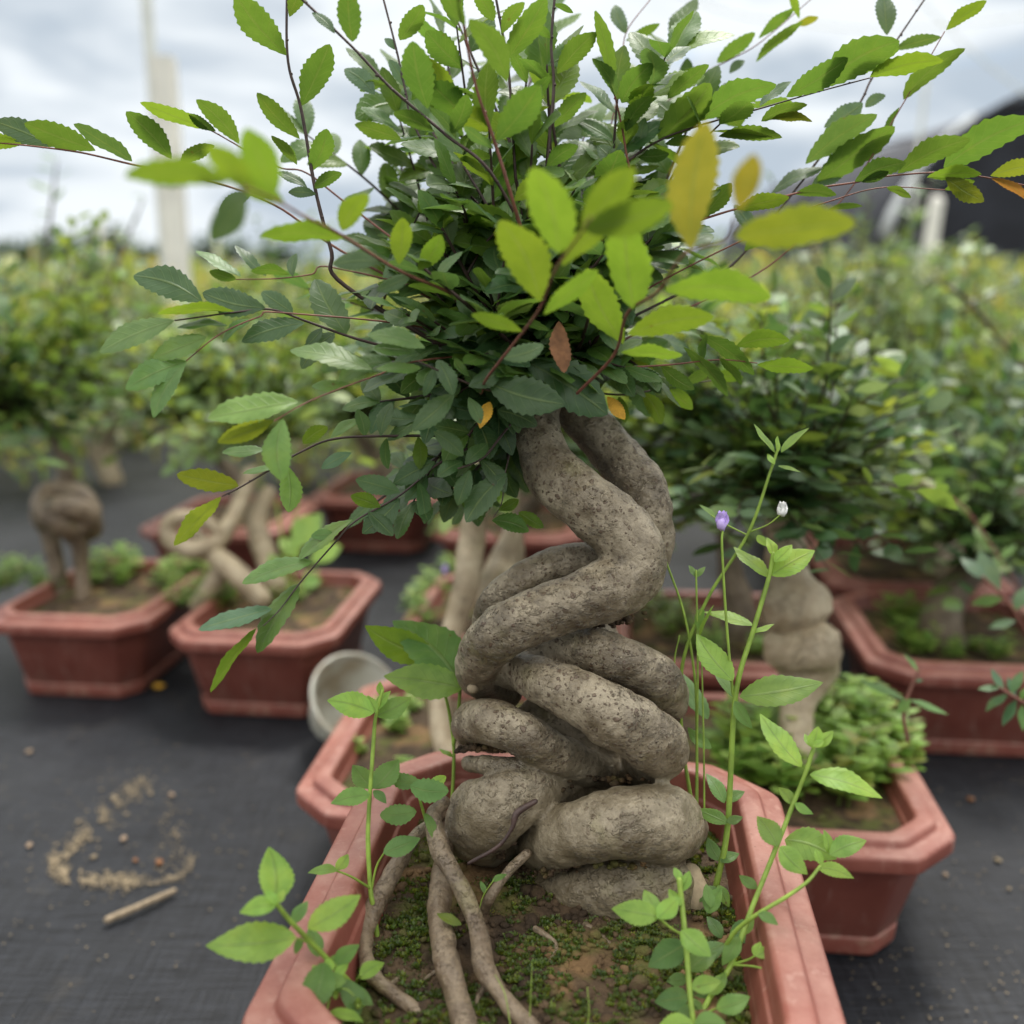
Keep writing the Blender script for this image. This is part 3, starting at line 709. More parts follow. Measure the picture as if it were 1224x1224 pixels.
CORE = (655, 462)
br_objs = []
def lerp(a, b, t): return a + (b - a) * t
def make_branch(spec, seed):
    pts, d0, d1, r0, r1, leaves, red, core, tpl = spec
    r = random.Random(seed)
    n = len(pts); dep = [D + lerp(d0, d1, i / (n - 1)) for i in range(n)]
    p3 = [P(x, y, z) for (x, y), z in zip(pts, dep)]
    rad = [lerp(r0, r1, (i / (n - 1))) * .5 / FPX * z for i, z in enumerate(dep)]
    if core:
        c = P(CORE[0] + r.uniform(-14, 14), CORE[1] + r.uniform(-10, 10), D + r.uniform(-.004, .014))
        k = (p3[0] - c).length
        if k > .012:
            mid = c.lerp(p3[0], .5) - (p3[1] - p3[0]).normalized() * k * .12 + Vector((0, 0, k * .05))
            p3 = [c, mid] + p3; rad = [rad[0] * 1.6, rad[0] * 1.25] + rad
    g = Geo(); tube(g, p3, rad, max(20, len(p3) * 6), 8, .12, seed, True, None, 200)
    # thorn-like nodes along the twig
    dd = cr([tuple(q) for q in p3], len(p3) * 5)
    for q in dd[5::3]:
        clod(g, q + np.array([r.uniform(-1, 1), r.uniform(-1, 1), r.uniform(-1, 1)]) * rad[-1] * .8, rad[-1] * r.uniform(1.0, 1.5), r, 1)
    bo = g.build("branch", M_RTWIG if red else M_TWIG, bonsai, SH)
    if leaves:
        lg = Geo()
        a = np.array(pts, float)
        for lf in leaves:
            bx, by, tx, ty, ra, cl = lf
            # nearest place on the twig gives the depth of the leaf's base
            best = (1e9, 0)
            for i in range(n - 1):
                v = a[i + 1] - a[i]; t = max(0, min(1, np.dot(np.array((bx, by)) - a[i], v) / (np.dot(v, v) + 1e-9)))
                q = a[i] + v * t; dd2 = (q[0] - bx) ** 2 + (q[1] - by) ** 2
                if dd2 < best[0]: best = (dd2, lerp(dep[i], dep[i + 1], t))
            px_leaf(lg, tpl if r.random() < .75 else TPL_B2, bx, by, tx, ty, ra, cl, best[1] + r.uniform(-.003, .003), r)
        lo = lg.build("foliage", M_LEAF, bo, SH)
    br_objs.append(bo); return bo
for i, s in enumerate(BR): make_branch(s, 100 + i)

# ---- the dense inside of the crown: more twigs with alternate leaves
def auto_branch(end, seed, start=None, sz=(.016, .024), pal='ddDmm', gap=.0050, f0=.22, nside=2):
    r = random.Random(seed)
    c = start or P(CORE[0] + r.uniform(-18, 18), CORE[1] + r.uniform(-14, 10), D + r.uniform(-.008, .02))
    L = (end - c).length
    mid = c.lerp(end, .5) + Vector((r.uniform(-1, 1), r.uniform(-1, 1), r.uniform(-.6, 1))) * L * .12
    main = cr([tuple(c), tuple(mid), tuple(end)], 40)
    g = Geo(); lg = Geo()
    tube(g, [Vector(q) for q in main[::6]] + [Vector(main[-1])], [lerp(.0013, .0005, i / 7) for i in range(8)], 20, 6, .1, seed)
    twigs = [(main, f0)]
    for k in range(nside):
        i = r.randrange(10, 30); b = Vector(main[i]); t = Vector(main[min(39, i + 3)] - main[i]).normalized()
        o = Vector((r.uniform(-1, 1), r.uniform(-1, 1), r.uniform(-.5, 1))).normalized()
        e = b + (t * .5 + o * .8).normalized() * L * r.uniform(.3, .5)
        ax = cr([tuple(b), tuple(b.lerp(e, .5) + Vector((0, 0, .003))), tuple(e)], 18)
        tube(g, [Vector(ax[0]), Vector(ax[8]), Vector(ax[17])], [.0007, .0006, .0004], 10, 5, .1, seed + k)
        twigs.append((ax, .15))
    bo = g.build("branch", M_TWIG, bonsai, SH)
    for ax, f0 in twigs:
        acc = 0; sgn = 1; n = len(ax)
        T = np.gradient(ax, axis=0); T /= np.linalg.norm(T, axis=1)[:, None]
        pn = Vector((r.uniform(-.6, .6), r.uniform(-1.1, .2), 1)).normalized()      # plane of the spray, upper sides to the sky
        for i in range(1, n):
            acc += np.linalg.norm(ax[i] - ax[i - 1])
            if i / n < f0 or acc < gap: continue
            acc = 0; sgn = -sgn
            t = Vector(T[i]); s = t.cross(pn).normalized() * sgn
            a = (t * r.uniform(.35, 1.0) + s * r.uniform(.7, 1.1) + pn * r.uniform(-.2, .35)).normalized()
            top = (pn + Vector((r.uniform(-.5, .5), r.uniform(-.5, .5), r.uniform(-.2, .4)))).normalized()
            ln = r.uniform(*sz)
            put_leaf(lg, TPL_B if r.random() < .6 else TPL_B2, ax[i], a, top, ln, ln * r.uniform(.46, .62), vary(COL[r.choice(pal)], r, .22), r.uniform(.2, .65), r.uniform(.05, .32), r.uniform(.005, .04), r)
        t = Vector(T[-1]); ln = r.uniform(*sz)
        put_leaf(lg, TPL_B, ax[-1], t, pn, ln, ln * .5, vary(COL['m'], r), r=r)
    lg.build("foliage", M_LEAF, bo, SH)
r = random.Random(42)
k = 0
ends = []
while k < 48:
    x = r.gauss(595, 150); y = r.gauss(300, 125)
    e = ((x - 600) / 275) ** 2 + ((y - 300) / 250) ** 2
    if e > 1 or (y > 470 and x > 600) or (x < 440 and y < 255) or (x > 745 and y < 230) or y < 35: continue
    dz = r.uniform(-.045, .13)
    ends.append((x, y, dz)); k += 1
for i, (x, y, dz) in enumerate(ends):
    auto_branch(P(x, y, D + dz), 500 + i, pal=('mmlmd' if y < 260 else 'ddDdm') if dz < .02 else ('mlmmd' if y < 300 else 'dmmgm'), sz=(.018, .027) if y < 300 else (.016, .024))  # upper twigs get brighter tints: glow of light through leaves painted in
# low skirt left of the trunk, dark and close-set
for i, (x, y, dz) in enumerate([(520, 560, .0), (480, 560, .03), (540, 590, .02), (450, 600, .02), (560, 520, -.03), (500, 500, -.02), (455, 480, 0), (560, 600, .03), (590, 570, .02), (610, 440, -.045), (560, 420, -.05), (520, 385, -.03), (690, 430, -.02), (720, 400, .0), (640, 395, -.03)]):
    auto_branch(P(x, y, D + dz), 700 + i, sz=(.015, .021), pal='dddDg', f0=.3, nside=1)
q = random.Random(8)
for i in range(14):
    x = q.uniform(470, 720); y = q.uniform(270, 440)
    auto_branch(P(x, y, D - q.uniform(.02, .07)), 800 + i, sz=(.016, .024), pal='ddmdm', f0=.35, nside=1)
for i in range(8):     # young upright shoots filling the top
    x = q.uniform(450, 850); y = q.uniform(15, 130) + abs(x - 640) * .12
    auto_branch(P(x, y, D + q.uniform(-.03, .09)), 840 + i, sz=(.021, .030), pal='mlmlm', f0=.45, nside=1, gap=.0085)
# dead leaves caught in the crown
g = Geo(); px_leaf(g, TPL_B, 574, 512, 584, 478, .7, 'to', D - .05); g.build("yellow_leaf", M_YDEAD, bonsai, SH)
g = Geo(); px_leaf(g, TPL_B, 668, 384, 677, 442, .42, 'to', D - .055); g.build("brown_leaf", M_DEAD, bonsai, SH)
g = Geo(); px_leaf(g, TPL_B, 726, 474, 748, 498, .5, 'to', D - .02); g.build("yellow_leaf", M_YDEAD, bonsai, SH)

# ================================================================== weeds in the front planter
def weed(label, stems, leaves, buds=(), tpl=TPL_W, group="weeds in the front planter", name="weed", mat=M_WEED, seed=1, maxw=.7):
    """stems: list of [(px,py,depth)...], r0, r1 in px; leaves: (bx,by,tx,ty,ratio,cls,depth)"""
    r = random.Random(seed)
    b = P(*stems[0][0][0])
    t = thing(name, label, "weed", b, 0, group)
    g = Geo()
    for pts, r0, r1 in stems:
        p3 = [P(*q) for q in pts]; n = len(p3)
        tube(g, p3, [lerp(r0, r1, i / (n - 1)) * .56 / FPX * pts[i][2] for i in range(n)], n * 7, 8, .06, seed, True, None, 150)
    st = g.build("stem", M_STEM, t, tuple(b))
    if leaves:
        lg = Geo()
        for bx, by, tx, ty, ra, cl, dz in leaves:
            px_leaf(lg, tpl, bx, by, tx, ty, ra, cl, dz, r, maxw=maxw, minc=.35)
        lg.build("foliage", mat, t, tuple(b))
    for nm, x, y, rp, dz, m in buds:
        g = Geo(); c = P(x, y, dz); q = rp / FPX * dz
        for k in range(6):
            a = k * 1.047
            put_leaf(g, TPL_S, c - Vector((0, 0, q * .9)), Vector((math.cos(a) * .35, math.sin(a) * .35, 1)), Vector((-math.cos(a), -math.sin(a), .3)), q * 1.9, q * 1.2, (1, 1, 1), .2, -.1, 0, r)
        clod(g, c - Vector((0, 0, q * .3)), q * .62, r, 1.2)
        g.build(nm, m, t, tuple(b))
    return t
z = .43
weed("tall weed with toothed leaves and a lilac flower bud, right beside the coil",
     [([(853, 1072, .432), (858, 1050, z), (870, 985, z), (879, 833, z), (900, 755, z), (918, 694, z), (924, 662, z)], 7.5, 4.5), ([(876, 830, z), (868, 740, .428), (863, 654, .425), (864, 634, .425)], 3.2, 2.6)],
     [(876, 814, 834, 752, .42, 'tW', .425), (884, 833, 982, 805, .36, 'tw', .42), (922, 688, 974, 653, .5, 'tW', z), (920, 690, 881, 647, .28, 'tW', z), (926, 672, 946, 648, .5, 'tW', .425), (900, 748, 842, 724, .22, 'tW', .435), (924, 664, 918, 640, .5, 'tW', z),
      (870, 984, 832, 964, .42, 'tk', .425), (868, 982, 888, 976, .5, 'tk', .425), (879, 835, 856, 800, .3, 'tk', .436), (878, 838, 900, 870, .4, 'tk', .425), (862, 1030, 846, 1000, .5, 'tk', .432), (861, 1030, 884, 1018, .5, 'tk', .428), (858, 1058, 872, 1084, .5, 'tw', .425), (856, 1060, 836, 1078, .5, 'tk', .425), (900, 757, 924, 742, .25, 'tW', .43), (866, 960, 845, 921, .4, 'tk', .437), (868, 958, 890, 944, .5, 'tk', .437)],
     [("flower", 863, 622, 12, .425, M_PETAL)], seed=3)
weed("spindly leaning weed with thin pointed tip leaves and a white bud, beside the coil",
     [([(826, 955, .455), (815, 880, .455), (816, 793, .45), (846, 715, .445), (894, 638, .44), (921, 563, .435), (930, 536, .435)], 4.2, 3.2), ([(894, 640, .44), (870, 628, .44), (850, 616, .44)], 1.8, 1.2), ([(896, 636, .44), (918, 627, .437), (932, 616, .435)], 1.9, 1.5)],
     [(926, 541, 902, 505, .16, 'tW', .435), (934, 541, 966, 509, .22, 'tW', .435), (930, 540, 931, 520, .3, 'tW', .43), (930, 557, 958, 561, .16, 'tW', .435), (926, 555, 918, 540, .4, 'tW', .43), (855, 619, 836, 602, .22, 'tw', .44), (840, 726, 834, 752, .4, 'tw', .447), (905, 640, 916, 652, .6, 'tW', .43)],
     [("flower", 935, 608, 9, .435, M_WPETAL)], seed=4)
weed("upright grass-like stalks just right of the coil",
     [([(833, 960, .45), (833, 900, .45), (831, 816, .45), (818, 735, .447), (795, 668, .445)], 3.4, 2.2), ([(832, 965, .445), (834, 800, .445), (832, 682, .445)], 2.6, 2.0), ([(842, 985, .44), (841, 880, .44), (838, 760, .44)], 2.2, 1.6), ([(812, 760, .46), (806, 800, .46), (812, 900, .46)], 1.5, 2.0)],
     [(832, 690, 824, 674, .4, 'tk', .445), (832, 690, 843, 676, .4, 'tk', .445), (836, 762, 846, 720, .12, 'tW', .44), (846, 860, 815, 800, .35, 'tk', .455), (850, 895, 822, 868, .4, 'tk', .45)], seed=5)
weed("branching weed with pale toothed leaves leaning over the front planter's right rim",
     [([(826, 1238, .362), (850, 1190, .372), (874, 1153, .378), (897, 1090, .385), (919, 1035, .39), (949, 959, .395), (962, 926, .395), (972, 896, .395)], 7.0, 4.5), ([(868, 1130, .380), (880, 1112, .377), (905, 1093, .372), (940, 1072, .371), (965, 1054, .372), (980, 1036, .374)], 5, 3.6), ([(874, 1153, .378), (905, 1156, .372), (925, 1164, .368)], 2.8, 2.2), ([(876, 1152, .378), (892, 1148, .376), (904, 1142, .374)], 3, 2.2), ([(826, 1238, .362), (845, 1212, .36), (860, 1204, .358)], 2.5, 2)],
     [(958, 917, 908, 850, .34, 'tW', .395), (968, 926, 1055, 943, .3, 'tW', .393), (972, 895, 976, 866, .6, 'tW', .393), (974, 893, 996, 873, .5, 'tW', .395), (970, 893, 962, 876, .5, 'tW', .396), (972, 892, 985, 885, .6, 'tW', .39),
      (930, 1012, 905, 974, .62, 'tw', .388), (932, 1012, 966, 1042, .62, 'tW', .384), (938, 1004, 1000, 1024, .75, 'tw', .398), (977, 1037, 1020, 1046, .4, 'tW', .383), (992, 1022, 1036, 1000, .5, 'tw', .385), (990, 1020, 986, 990, .4, 'tW', .388), (982, 1034, 975, 1014, .5, 'tW', .386),
      (922, 1162, 1008, 1226, .36, 'tW', .366), (903, 1143, 924, 1132, .75, 'tW', .372), (948, 962, 930, 940, .5, 'tw', .396), (950, 960, 972, 972, .45, 'tw', .393), (902, 1143, 908, 1124, .6, 'tW', .374), (856, 1206, 896, 1188, .52, 'tw', .358), (906, 1092, 930, 1104, .5, 'tk', .370), (905, 1062, 884, 1044, .5, 'tk', .392), (884, 1120, 862, 1150, .5, 'tk', .38), (886, 1118, 900, 1095, .45, 'tw', .386), (850, 1190, 868, 1160, .5, 'tw', .37), (848, 1192, 818, 1176, .5, 'tk', .374), (838, 1214, 822, 1190, .5, 'tw', .366), (872, 1118, 914, 1108, .6, 'tk', .40), (862, 1122, 846, 1092, .5, 'tk', .405)], seed=6)
weed("low bright green weed in front of the bottom coil, rounded leaves",
     [([(834, 1250, .352), (826, 1200, .358), (820, 1130, .366), (815, 1080, .372), (812, 1052, .374)], 6, 6), ([(816, 1118, .368), (800, 1108, .366), (786, 1096, .364)], 3, 2.5)],
     [(788, 1096, 731, 1083, .5, 'tW', .362), (786, 1098, 810, 1070, .7, 'tW', .36), (782, 1092, 772, 1060, .6, 'tw', .366), (814, 1112, 850, 1142, .66, 'tW', .362), (820, 1128, 774, 1152, .75, 'tk', .37), (824, 1160, 858, 1136, .7, 'tk', .376), (822, 1170, 796, 1172, .7, 'tk', .38), (828, 1222, 782, 1232, .6, 'tW', .35), (826, 1200, 800, 1236, .4, 'tk', .362), (850, 1085, 845, 1055, .5, 'tk', .40), (846, 1092, 862, 1060, .6, 'tw', .40), (818, 1140, 792, 1120, .5, 'tk', .37), (826, 1180, 862, 1172, .55, 'tw', .36), (824, 1190, 782, 1196, .6, 'tk', .365), (815, 1082, 800, 1060, .5, 'tW', .37), (813, 1066, 824, 1040, .5, 'tW', .373), (830, 1225, 868, 1222, .6, 'tw', .352), (836, 1150, 868, 1126, .55, 'tk', .38), (812, 1052, 806, 1036, .6, 'tW', .374)], seed=7)
weed("upright weed with paired round leaves inside the left rim of the front planter",
     [([(452, 1128, .408), (446, 1084, .408), (443, 1065, .408), (440, 1010, .41), (441, 968, .412), (447, 880, .415), (449, 858, .415), (457, 826, .415)], 6, 3.4), ([(443, 1062, .408), (420, 1048, .400), (400, 1040, .396)], 3, 2), ([(444, 1064, .408), (450, 1036, .406), (460, 1018, .404)], 2.6, 2)],
     [(447, 852, 391, 836, .52, 'tW', .410), (449, 856, 492, 832, .5, 'tw', .418), (456, 832, 455, 814, .5, 'tW', .415), (450, 852, 440, 830, .5, 'tW', .412), (452, 848, 466, 822, .4, 'tW', .414), (446, 943, 422, 912, .8, 'tk', .418), (447, 943, 475, 904, .72, 'tk', .418), (443, 950, 395, 958, .44, 'tw', .402), (404, 1040, 368, 1041, .32, 'tw', .394), (402, 1040, 416, 1020, .8, 'tW', .396), (458, 1020, 503, 1000, .48, 'tk', .402), (446, 945, 462, 960, .5, 'tk', .410)], seed=8)
weed("bright weed with broad pale leaves spilling over the left rim at the bottom",
     [([(434, 1200, .368), (428, 1186, .366), (387, 1142, .355), (350, 1104, .345), (330, 1080, .34)], 6.5, 5), ([(428, 1188, .366), (426, 1172, .362), (432, 1166, .36)], 2, 1.5), ([(368, 1126, .35), (352, 1121, .345)], 2.5, 2)],
     [(328, 1080, 322, 1010, .66, 'tW', .34), (330, 1082, 286, 1088, .5, 'tW', .337), (354, 1121, 247, 1124, .42, 'tW', .343), (368, 1110, 431, 1066, .46, 'tW', .348), (380, 1144, 372, 1104, .5, 'tk', .358), (388, 1150, 364, 1212, .62, 'tk', .352), (400, 1158, 430, 1128, .5, 'tw', .358), (408, 1168, 384, 1190, .6, 'tk', .352), (420, 1180, 446, 1200, .55, 'tk', .36), (350, 1104, 368, 1076, .5, 'tk', .352), (410, 1170, 428, 1220, .5, 'tk', .355), (414, 1172, 372, 1176, .45, 'tw', .348), (331, 1080, 318, 1064, .5, 'tW', .335), (332, 1080, 340, 1062, .5, 'tW', .336), (430, 1170, 460, 1147, .52, 'tW', .36), (392, 1150, 415, 1146, .6, 'tw', .36), (360, 1120, 352, 1140, .5, 'tk', .35)], seed=9)
weed("small sprig with tiny leaves and round seed pods at the bottom left rim",
     [([(384, 1240, .345), (390, 1210, .348), (396, 1186, .35), (402, 1160, .352)], 3, 2), ([(397, 1184, .35), (412, 1182, .35), (424, 1190, .35)], 1.6, 1.2)],
     [(396, 1180, 374, 1150, .5, 'tW', .347), (400, 1168, 416, 1150, .5, 'tW', .35), (394, 1210, 436, 1216, .3, 'tW', .345), (386, 1222, 348, 1203, .4, 'tW', .345), (398, 1160, 390, 1144, .6, 'tW', .351), (392, 1215, 404, 1236, .6, 'tk', .342)],
     [("pod", 401, 1189, 6, .347, M_STEM), ("pod", 428, 1200, 7, .35, M_STEM)], seed=10)
weed("weed with large drooping leaves behind the left side of the coil",
     [([(540, 960, .47), (542, 926, .47), (542, 888, .47), (534, 838, .468), (526, 824, .465)], 4, 3), ([(542, 890, .47), (548, 850, .467), (550, 818, .465)], 4, 3.5)],
     [(554, 822, 458, 803, .42, 'tw', .455), (552, 818, 468, 738, .5, 'tk', .46), (520, 786, 437, 746, .42, 'ul', .47), (550, 812, 548, 756, .6, 'tk', .472), (541, 905, 526, 892, .3, 'tW', .468)], seed=11)
weed("small weed with scalloped dark leaves at the left foot of the coil",
     [([(512, 990, .43), (506, 970, .428), (499, 946, .425)], 4, 3)],
     [(498, 970, 454, 974, .55, 'tk', .42), (502, 936, 465, 928, .5, 'tk', .425), (490, 940, 536, 944, .6, 'tk', .42), (510, 945, 532, 925, .5, 'tW', .43), (508, 972, 520, 1000, .4, 'tk', .42)], tpl=TPL_B2, seed=12)
weed("thin grass blades in the soil before the roots",
     [([(632, 1240, .355), (634, 1200, .357), (636, 1150, .36)], 1.6, .7), ([(612, 1240, .352), (604, 1190, .36), (592, 1165, .365)], 1.5, .7), ([(700, 1240, .35), (704, 1210, .352), (702, 1180, .355)], 1.5, .9), ([(560, 1240, .35), (578, 1225, .352), (600, 1240, .35)], 1.2, .8)], [], name="grass_blades", seed=13)
weed("tiny pale seedling sprouting between the two thick roots",
     [([(572, 1090, .41), (578, 1070, .41), (590, 1052, .41)], 1.2, 1.0)], [(588, 1054, 606, 1044, .35, 'tk', .41), (580, 1068, 574, 1052, .4, 'tk', .41)], seed=14)
g = Geo(); px_leaf(g, TPL_B, 522, 1092, 552, 1104, .35, 'ty', .395); o = g.build("fallen_leaf", M_WEED); tag(o, "small yellow-green fallen leaf lying on the thick root", "leaf")

# ================================================================== background plants
def crown_mesh(seed, n_shoots, rad, up, leaf, gap, pal, spread=1.0, tplx=TPL_S, start=.2, droop=0.0, elmin=-.25, wands=0):
    r = random.Random(seed); g = Geo()
    for i in range(n_shoots + wands):
        a = r.uniform(0, 6.283); el = r.uniform(elmin, 1.2) if i < n_shoots else r.uniform(1.1, 1.5)
        d = Vector((math.cos(a) * math.cos(el) * spread, math.sin(a) * math.cos(el) * spread, math.sin(el) * up + .12))
        L = rad * (r.uniform(.55, 1.1) if i < n_shoots else r.uniform(1.0, 1.4))
        b = Vector((r.uniform(-1, 1), r.uniform(-1, 1), r.uniform(-.2, .4))) * rad * .12
        m = b + d * L * .5 + Vector((r.uniform(-1, 1), r.uniform(-1, 1), r.uniform(0, 1))) * L * .1
        e = b + d * L + Vector((0, 0, -droop * L))
        n = max(4, int(L * d.length / gap)); ax = cr([tuple(b), tuple(m), tuple(e)], n + 1)
        tube(g, [b, m, e], [rad * .012, rad * .009, rad * .004], 5, 4, 0, 0, False, (.05, .035, .02))
        sg = 1; pn = Vector((r.uniform(-.6, .6), r.uniform(-.6, .6), 1)).normalized()
        base_c = r.choice(pal)
        for q in range(int(n * start), n + 1):
            t = Vector(ax[min(q + 1, n)] - ax[q - 1]).normalized(); sg = -sg
            s = t.cross(pn).normalized() * sg
            axd = t * r.uniform(.2, .9) + s * r.uniform(.6, 1.1) + Vector((0, 0, r.uniform(-.2, .3)))
            ln = leaf * r.uniform(.65, 1.15)
            put_leaf(g, tplx, ax[q], axd, pn + Vector((r.uniform(-.7, .7), r.uniform(-.7, .7), 0)), ln, ln * r.uniform(.4, .55), vary(base_c if r.random() < .7 else r.choice(pal), r, .25), .2, .1, 0, r)
    return g
G_D, G_M, G_L, G_Y, G_G = (.046, .100, .036), (.095, .170, .042), (.17, .26, .06), (.28, .30, .08), (.11, .175, .085)
G_O = (.35, .17, .04)

def pot_tree(key, label, trunk, crown, zc, mat=M_PALE, sprigs=(), sprig_z=None):
    """trunk strands traced in the picture at real depth; crown = (px, py, dz, seed, shoots, radius m, leaf m, palette)"""
    c = spots[key]
    base = Vector((c.x, c.y, PH - .016))
    t = thing("bonsai_tree", label, "bonsai tree", base, 0, "young bonsai in the blurred planters")
    g = Geo()
    for k, st in enumerate(trunk):
        tube(g, [P(x, y, zc + d) for x, y, r_, d in st], [r_ / FPX * (zc + d) for x, y, r_, d in st], 40, 18, .14, k + 3, True, None, 50)
    g.build("trunk", mat, t, tuple(base), attr="tuv")
    for px, py, dz, seed, ns, rad, leaf, pal in crown:
        g = crown_mesh(seed, ns, rad, .9, leaf, leaf * .42, pal, elmin=-.5, wands=5)
        o = g.build("crown", M_FAR, t); o.location = P(px, py, zc + dz) - base
    for k, (pts, lv, sz) in enumerate(sprigs):
        g = Geo(); p3 = [P(x, y, sz) for x, y in pts]
        tube(g, p3, [.0012] * (len(p3) - 1) + [.0007], 16, 6, 0, k)
        bo = g.build("branch", M_RTWIG, t, tuple(base))
        lg = Geo()
        for bx, by, tx, ty, ra, cl in lv: px_leaf(lg, TPL_N, bx, by, tx, ty, ra, cl, sz)
        lg.build("foliage", M_FAR, bo, tuple(base))
    return t
def zc_of(v): return (Vector(v) - CAM).dot(FW)
zR1 = zc_of(spots["R1"] + Vector((0, 0, PH)))
pot_tree("R1", "bonsai with fat stacked pale bulbs for a trunk in the weedy planter at the right",
         [[(950, 900, 26, -.02), (954, 845, 20, -.01), (962, 805, 36, 0), (960, 778, 49, 0), (956, 760, 44, 0), (953, 746, 28, 0)], [(954, 752, 30, 0), (951, 735, 40, 0), (949, 712, 41, 0), (946, 694, 27, .0), (944, 680, 23, .0), (941, 660, 28, 0), (938, 640, 20, 0), (930, 605, 15, 0), (915, 560, 12, 0)]],
         [(930, 592, -.01, 21, 90, .105, .023, [G_D, G_D, G_G, G_M]), (840, 520, .06, 22, 60, .10, .023, [G_D, G_L, G_M]), (990, 560, .04, 23, 44, .09, .023, [G_L, G_G, G_M])], zR1)
zL1 = zc_of(spots["L1"] + Vector((0, 0, PH)))
pot_tree("L1", "bonsai with thick knotted trunk on two slim legs at the left edge",
         [[(100, 715, 9, 0), (98, 680, 9, 0), (93, 640, 12, -.01), (70, 622, 17, -.03), (50, 605, 14, -.02), (60, 588, 13, .0), (92, 592, 14, .0), (108, 612, 13, .0), (95, 628, 14, -.015)], [(52, 622, 13, -.02), (75, 606, 14, -.035), (102, 614, 14, -.02), (110, 632, 12, .0), (88, 640, 13, .01)], [(72, 715, 11, .02), (66, 670, 10, .02), (58, 635, 11, .015), (50, 610, 13, .02), (75, 582, 12, .025), (78, 552, 9, .02), (60, 510, 8, .01)]],
         [(0, 500, -.02, 31, 50, .12, .03, [G_D, G_M, G_M]), (75, 455, .10, 32, 50, .14, .026, [G_M, G_L, G_L])], zL1, M_ROOT)
zL2 = zc_of(spots["L2"] + Vector((0, 0, PH)))
pot_tree("L2", "bonsai with pale twisting loop of trunk lying low over its planter",
         [[(312, 716, 12, -.02), (288, 690, 13, -.02), (266, 672, 13, -.012), (246, 655, 11, .0), (236, 640, 8, .01)], [(264, 636, 7, -.008), (236, 619, 9, -.012), (208, 622, 10, -.012), (202, 642, 11, -.012), (228, 657, 12, -.014), (257, 649, 11, -.008), (277, 622, 10, .005), (290, 594, 10, .02), (300, 565, 9, .03)], [(330, 700, 14, .02), (316, 660, 13, .03), (306, 620, 12, .04), (320, 590, 10, .05)], [(236, 722, 10, .0), (258, 694, 11, .0), (268, 672, 11, .0)]],
         [(310, 520, .06, 41, 50, .11, .026, [G_L, G_M, G_M])], zL2)
zM1 = zc_of(spots["M1"] + Vector((0, 0, PH)))
pot_tree("M1", "bonsai with pale ringed trunk curving up behind the left of the coil",
         [[(545, 925, 15, -.05), (527, 870, 13, -.03), (528, 800, 14, -.01), (543, 745, 14, 0), (557, 700, 16, 0), (564, 650, 17, .01), (570, 600, 16, .01), (590, 540, 14, .01)], [(560, 820, 10, .0), (586, 760, 20, .03), (598, 705, 27, .03), (604, 675, 22, .04), (612, 640, 14, .04)]],
         [(640, 520, .05, 51, 40, .10, .024, [G_D, G_M])], zM1)
zR2 = zc_of(spots["R2"] + Vector((0, 0, PH)))
pot_tree("R2", "dark leafy bonsai with shaded trunk in the planter at the right edge",
         [[(1128, 772, 26, .0), (1125, 740, 25, 0), (1140, 705, 20, 0), (1165, 680, 15, 0), (1180, 640, 11, 0)]],
         [(1170, 640, -.01, 61, 70, .12, .026, [G_D, G_D, G_G, G_M]), (1080, 610, .12, 62, 60, .12, .026, [G_D, G_M, G_G])], zR2, M_ROOT,
         [([(1175, 690), (1205, 720), (1236, 770)], [(1180, 694, 1150, 662, .35, 'tg'), (1195, 706, 1172, 655, .4, 'tg'), (1200, 715, 1160, 720, .35, 'tk'), (1212, 730, 1235, 695, .4, 'tg'), (1215, 742, 1180, 748, .3, 'tg')], .72),
          ([(1240, 850), (1215, 835), (1195, 822)], [(1196, 822, 1168, 822, .3, 'tg'), (1200, 826, 1186, 798, .3, 'tg'), (1205, 830, 1176, 846, .3, 'tg'), (1208, 830, 1222, 800, .35, 'tg'), (1215, 836, 1196, 866, .3, 'tg'), (1220, 838, 1235, 812, .3, 'tk'), (1222, 842, 1224, 874, .3, 'tk'), (1214, 834, 1206, 808, .3, 'tg')], .60),
          ([(1085, 885), (1080, 850), (1092, 815), (1100, 800)], [(1083, 838, 1028, 806, .16, 'tk'), (1086, 836, 1134, 850, .16, 'tk'), (1086, 832, 1072, 852, .6, 'tk'), (1098, 803, 1082, 780, .2, 'tk'), (1092, 815, 1104, 812, .4, 'tg')], .62)])
zR5 = zc_of(spots["R5"] + Vector((0, 0, PH)))
pot_tree("R5", "dark leafy bonsai between the coil and the bulb trunk",
         [[(880, 770, 18, 0), (884, 730, 19, 0), (874, 690, 15, 0), (866, 640, 11, 0)]], [(858, 600, .0, 64, 70, .115, .025, [G_D, G_M, G_M]), (800, 560, .05, 65, 60, .12, .025, [G_L, G_M, G_M])], zR5, M_ROOT)
zR3 = zc_of(spots["R3"] + Vector((0, 0, PH)))
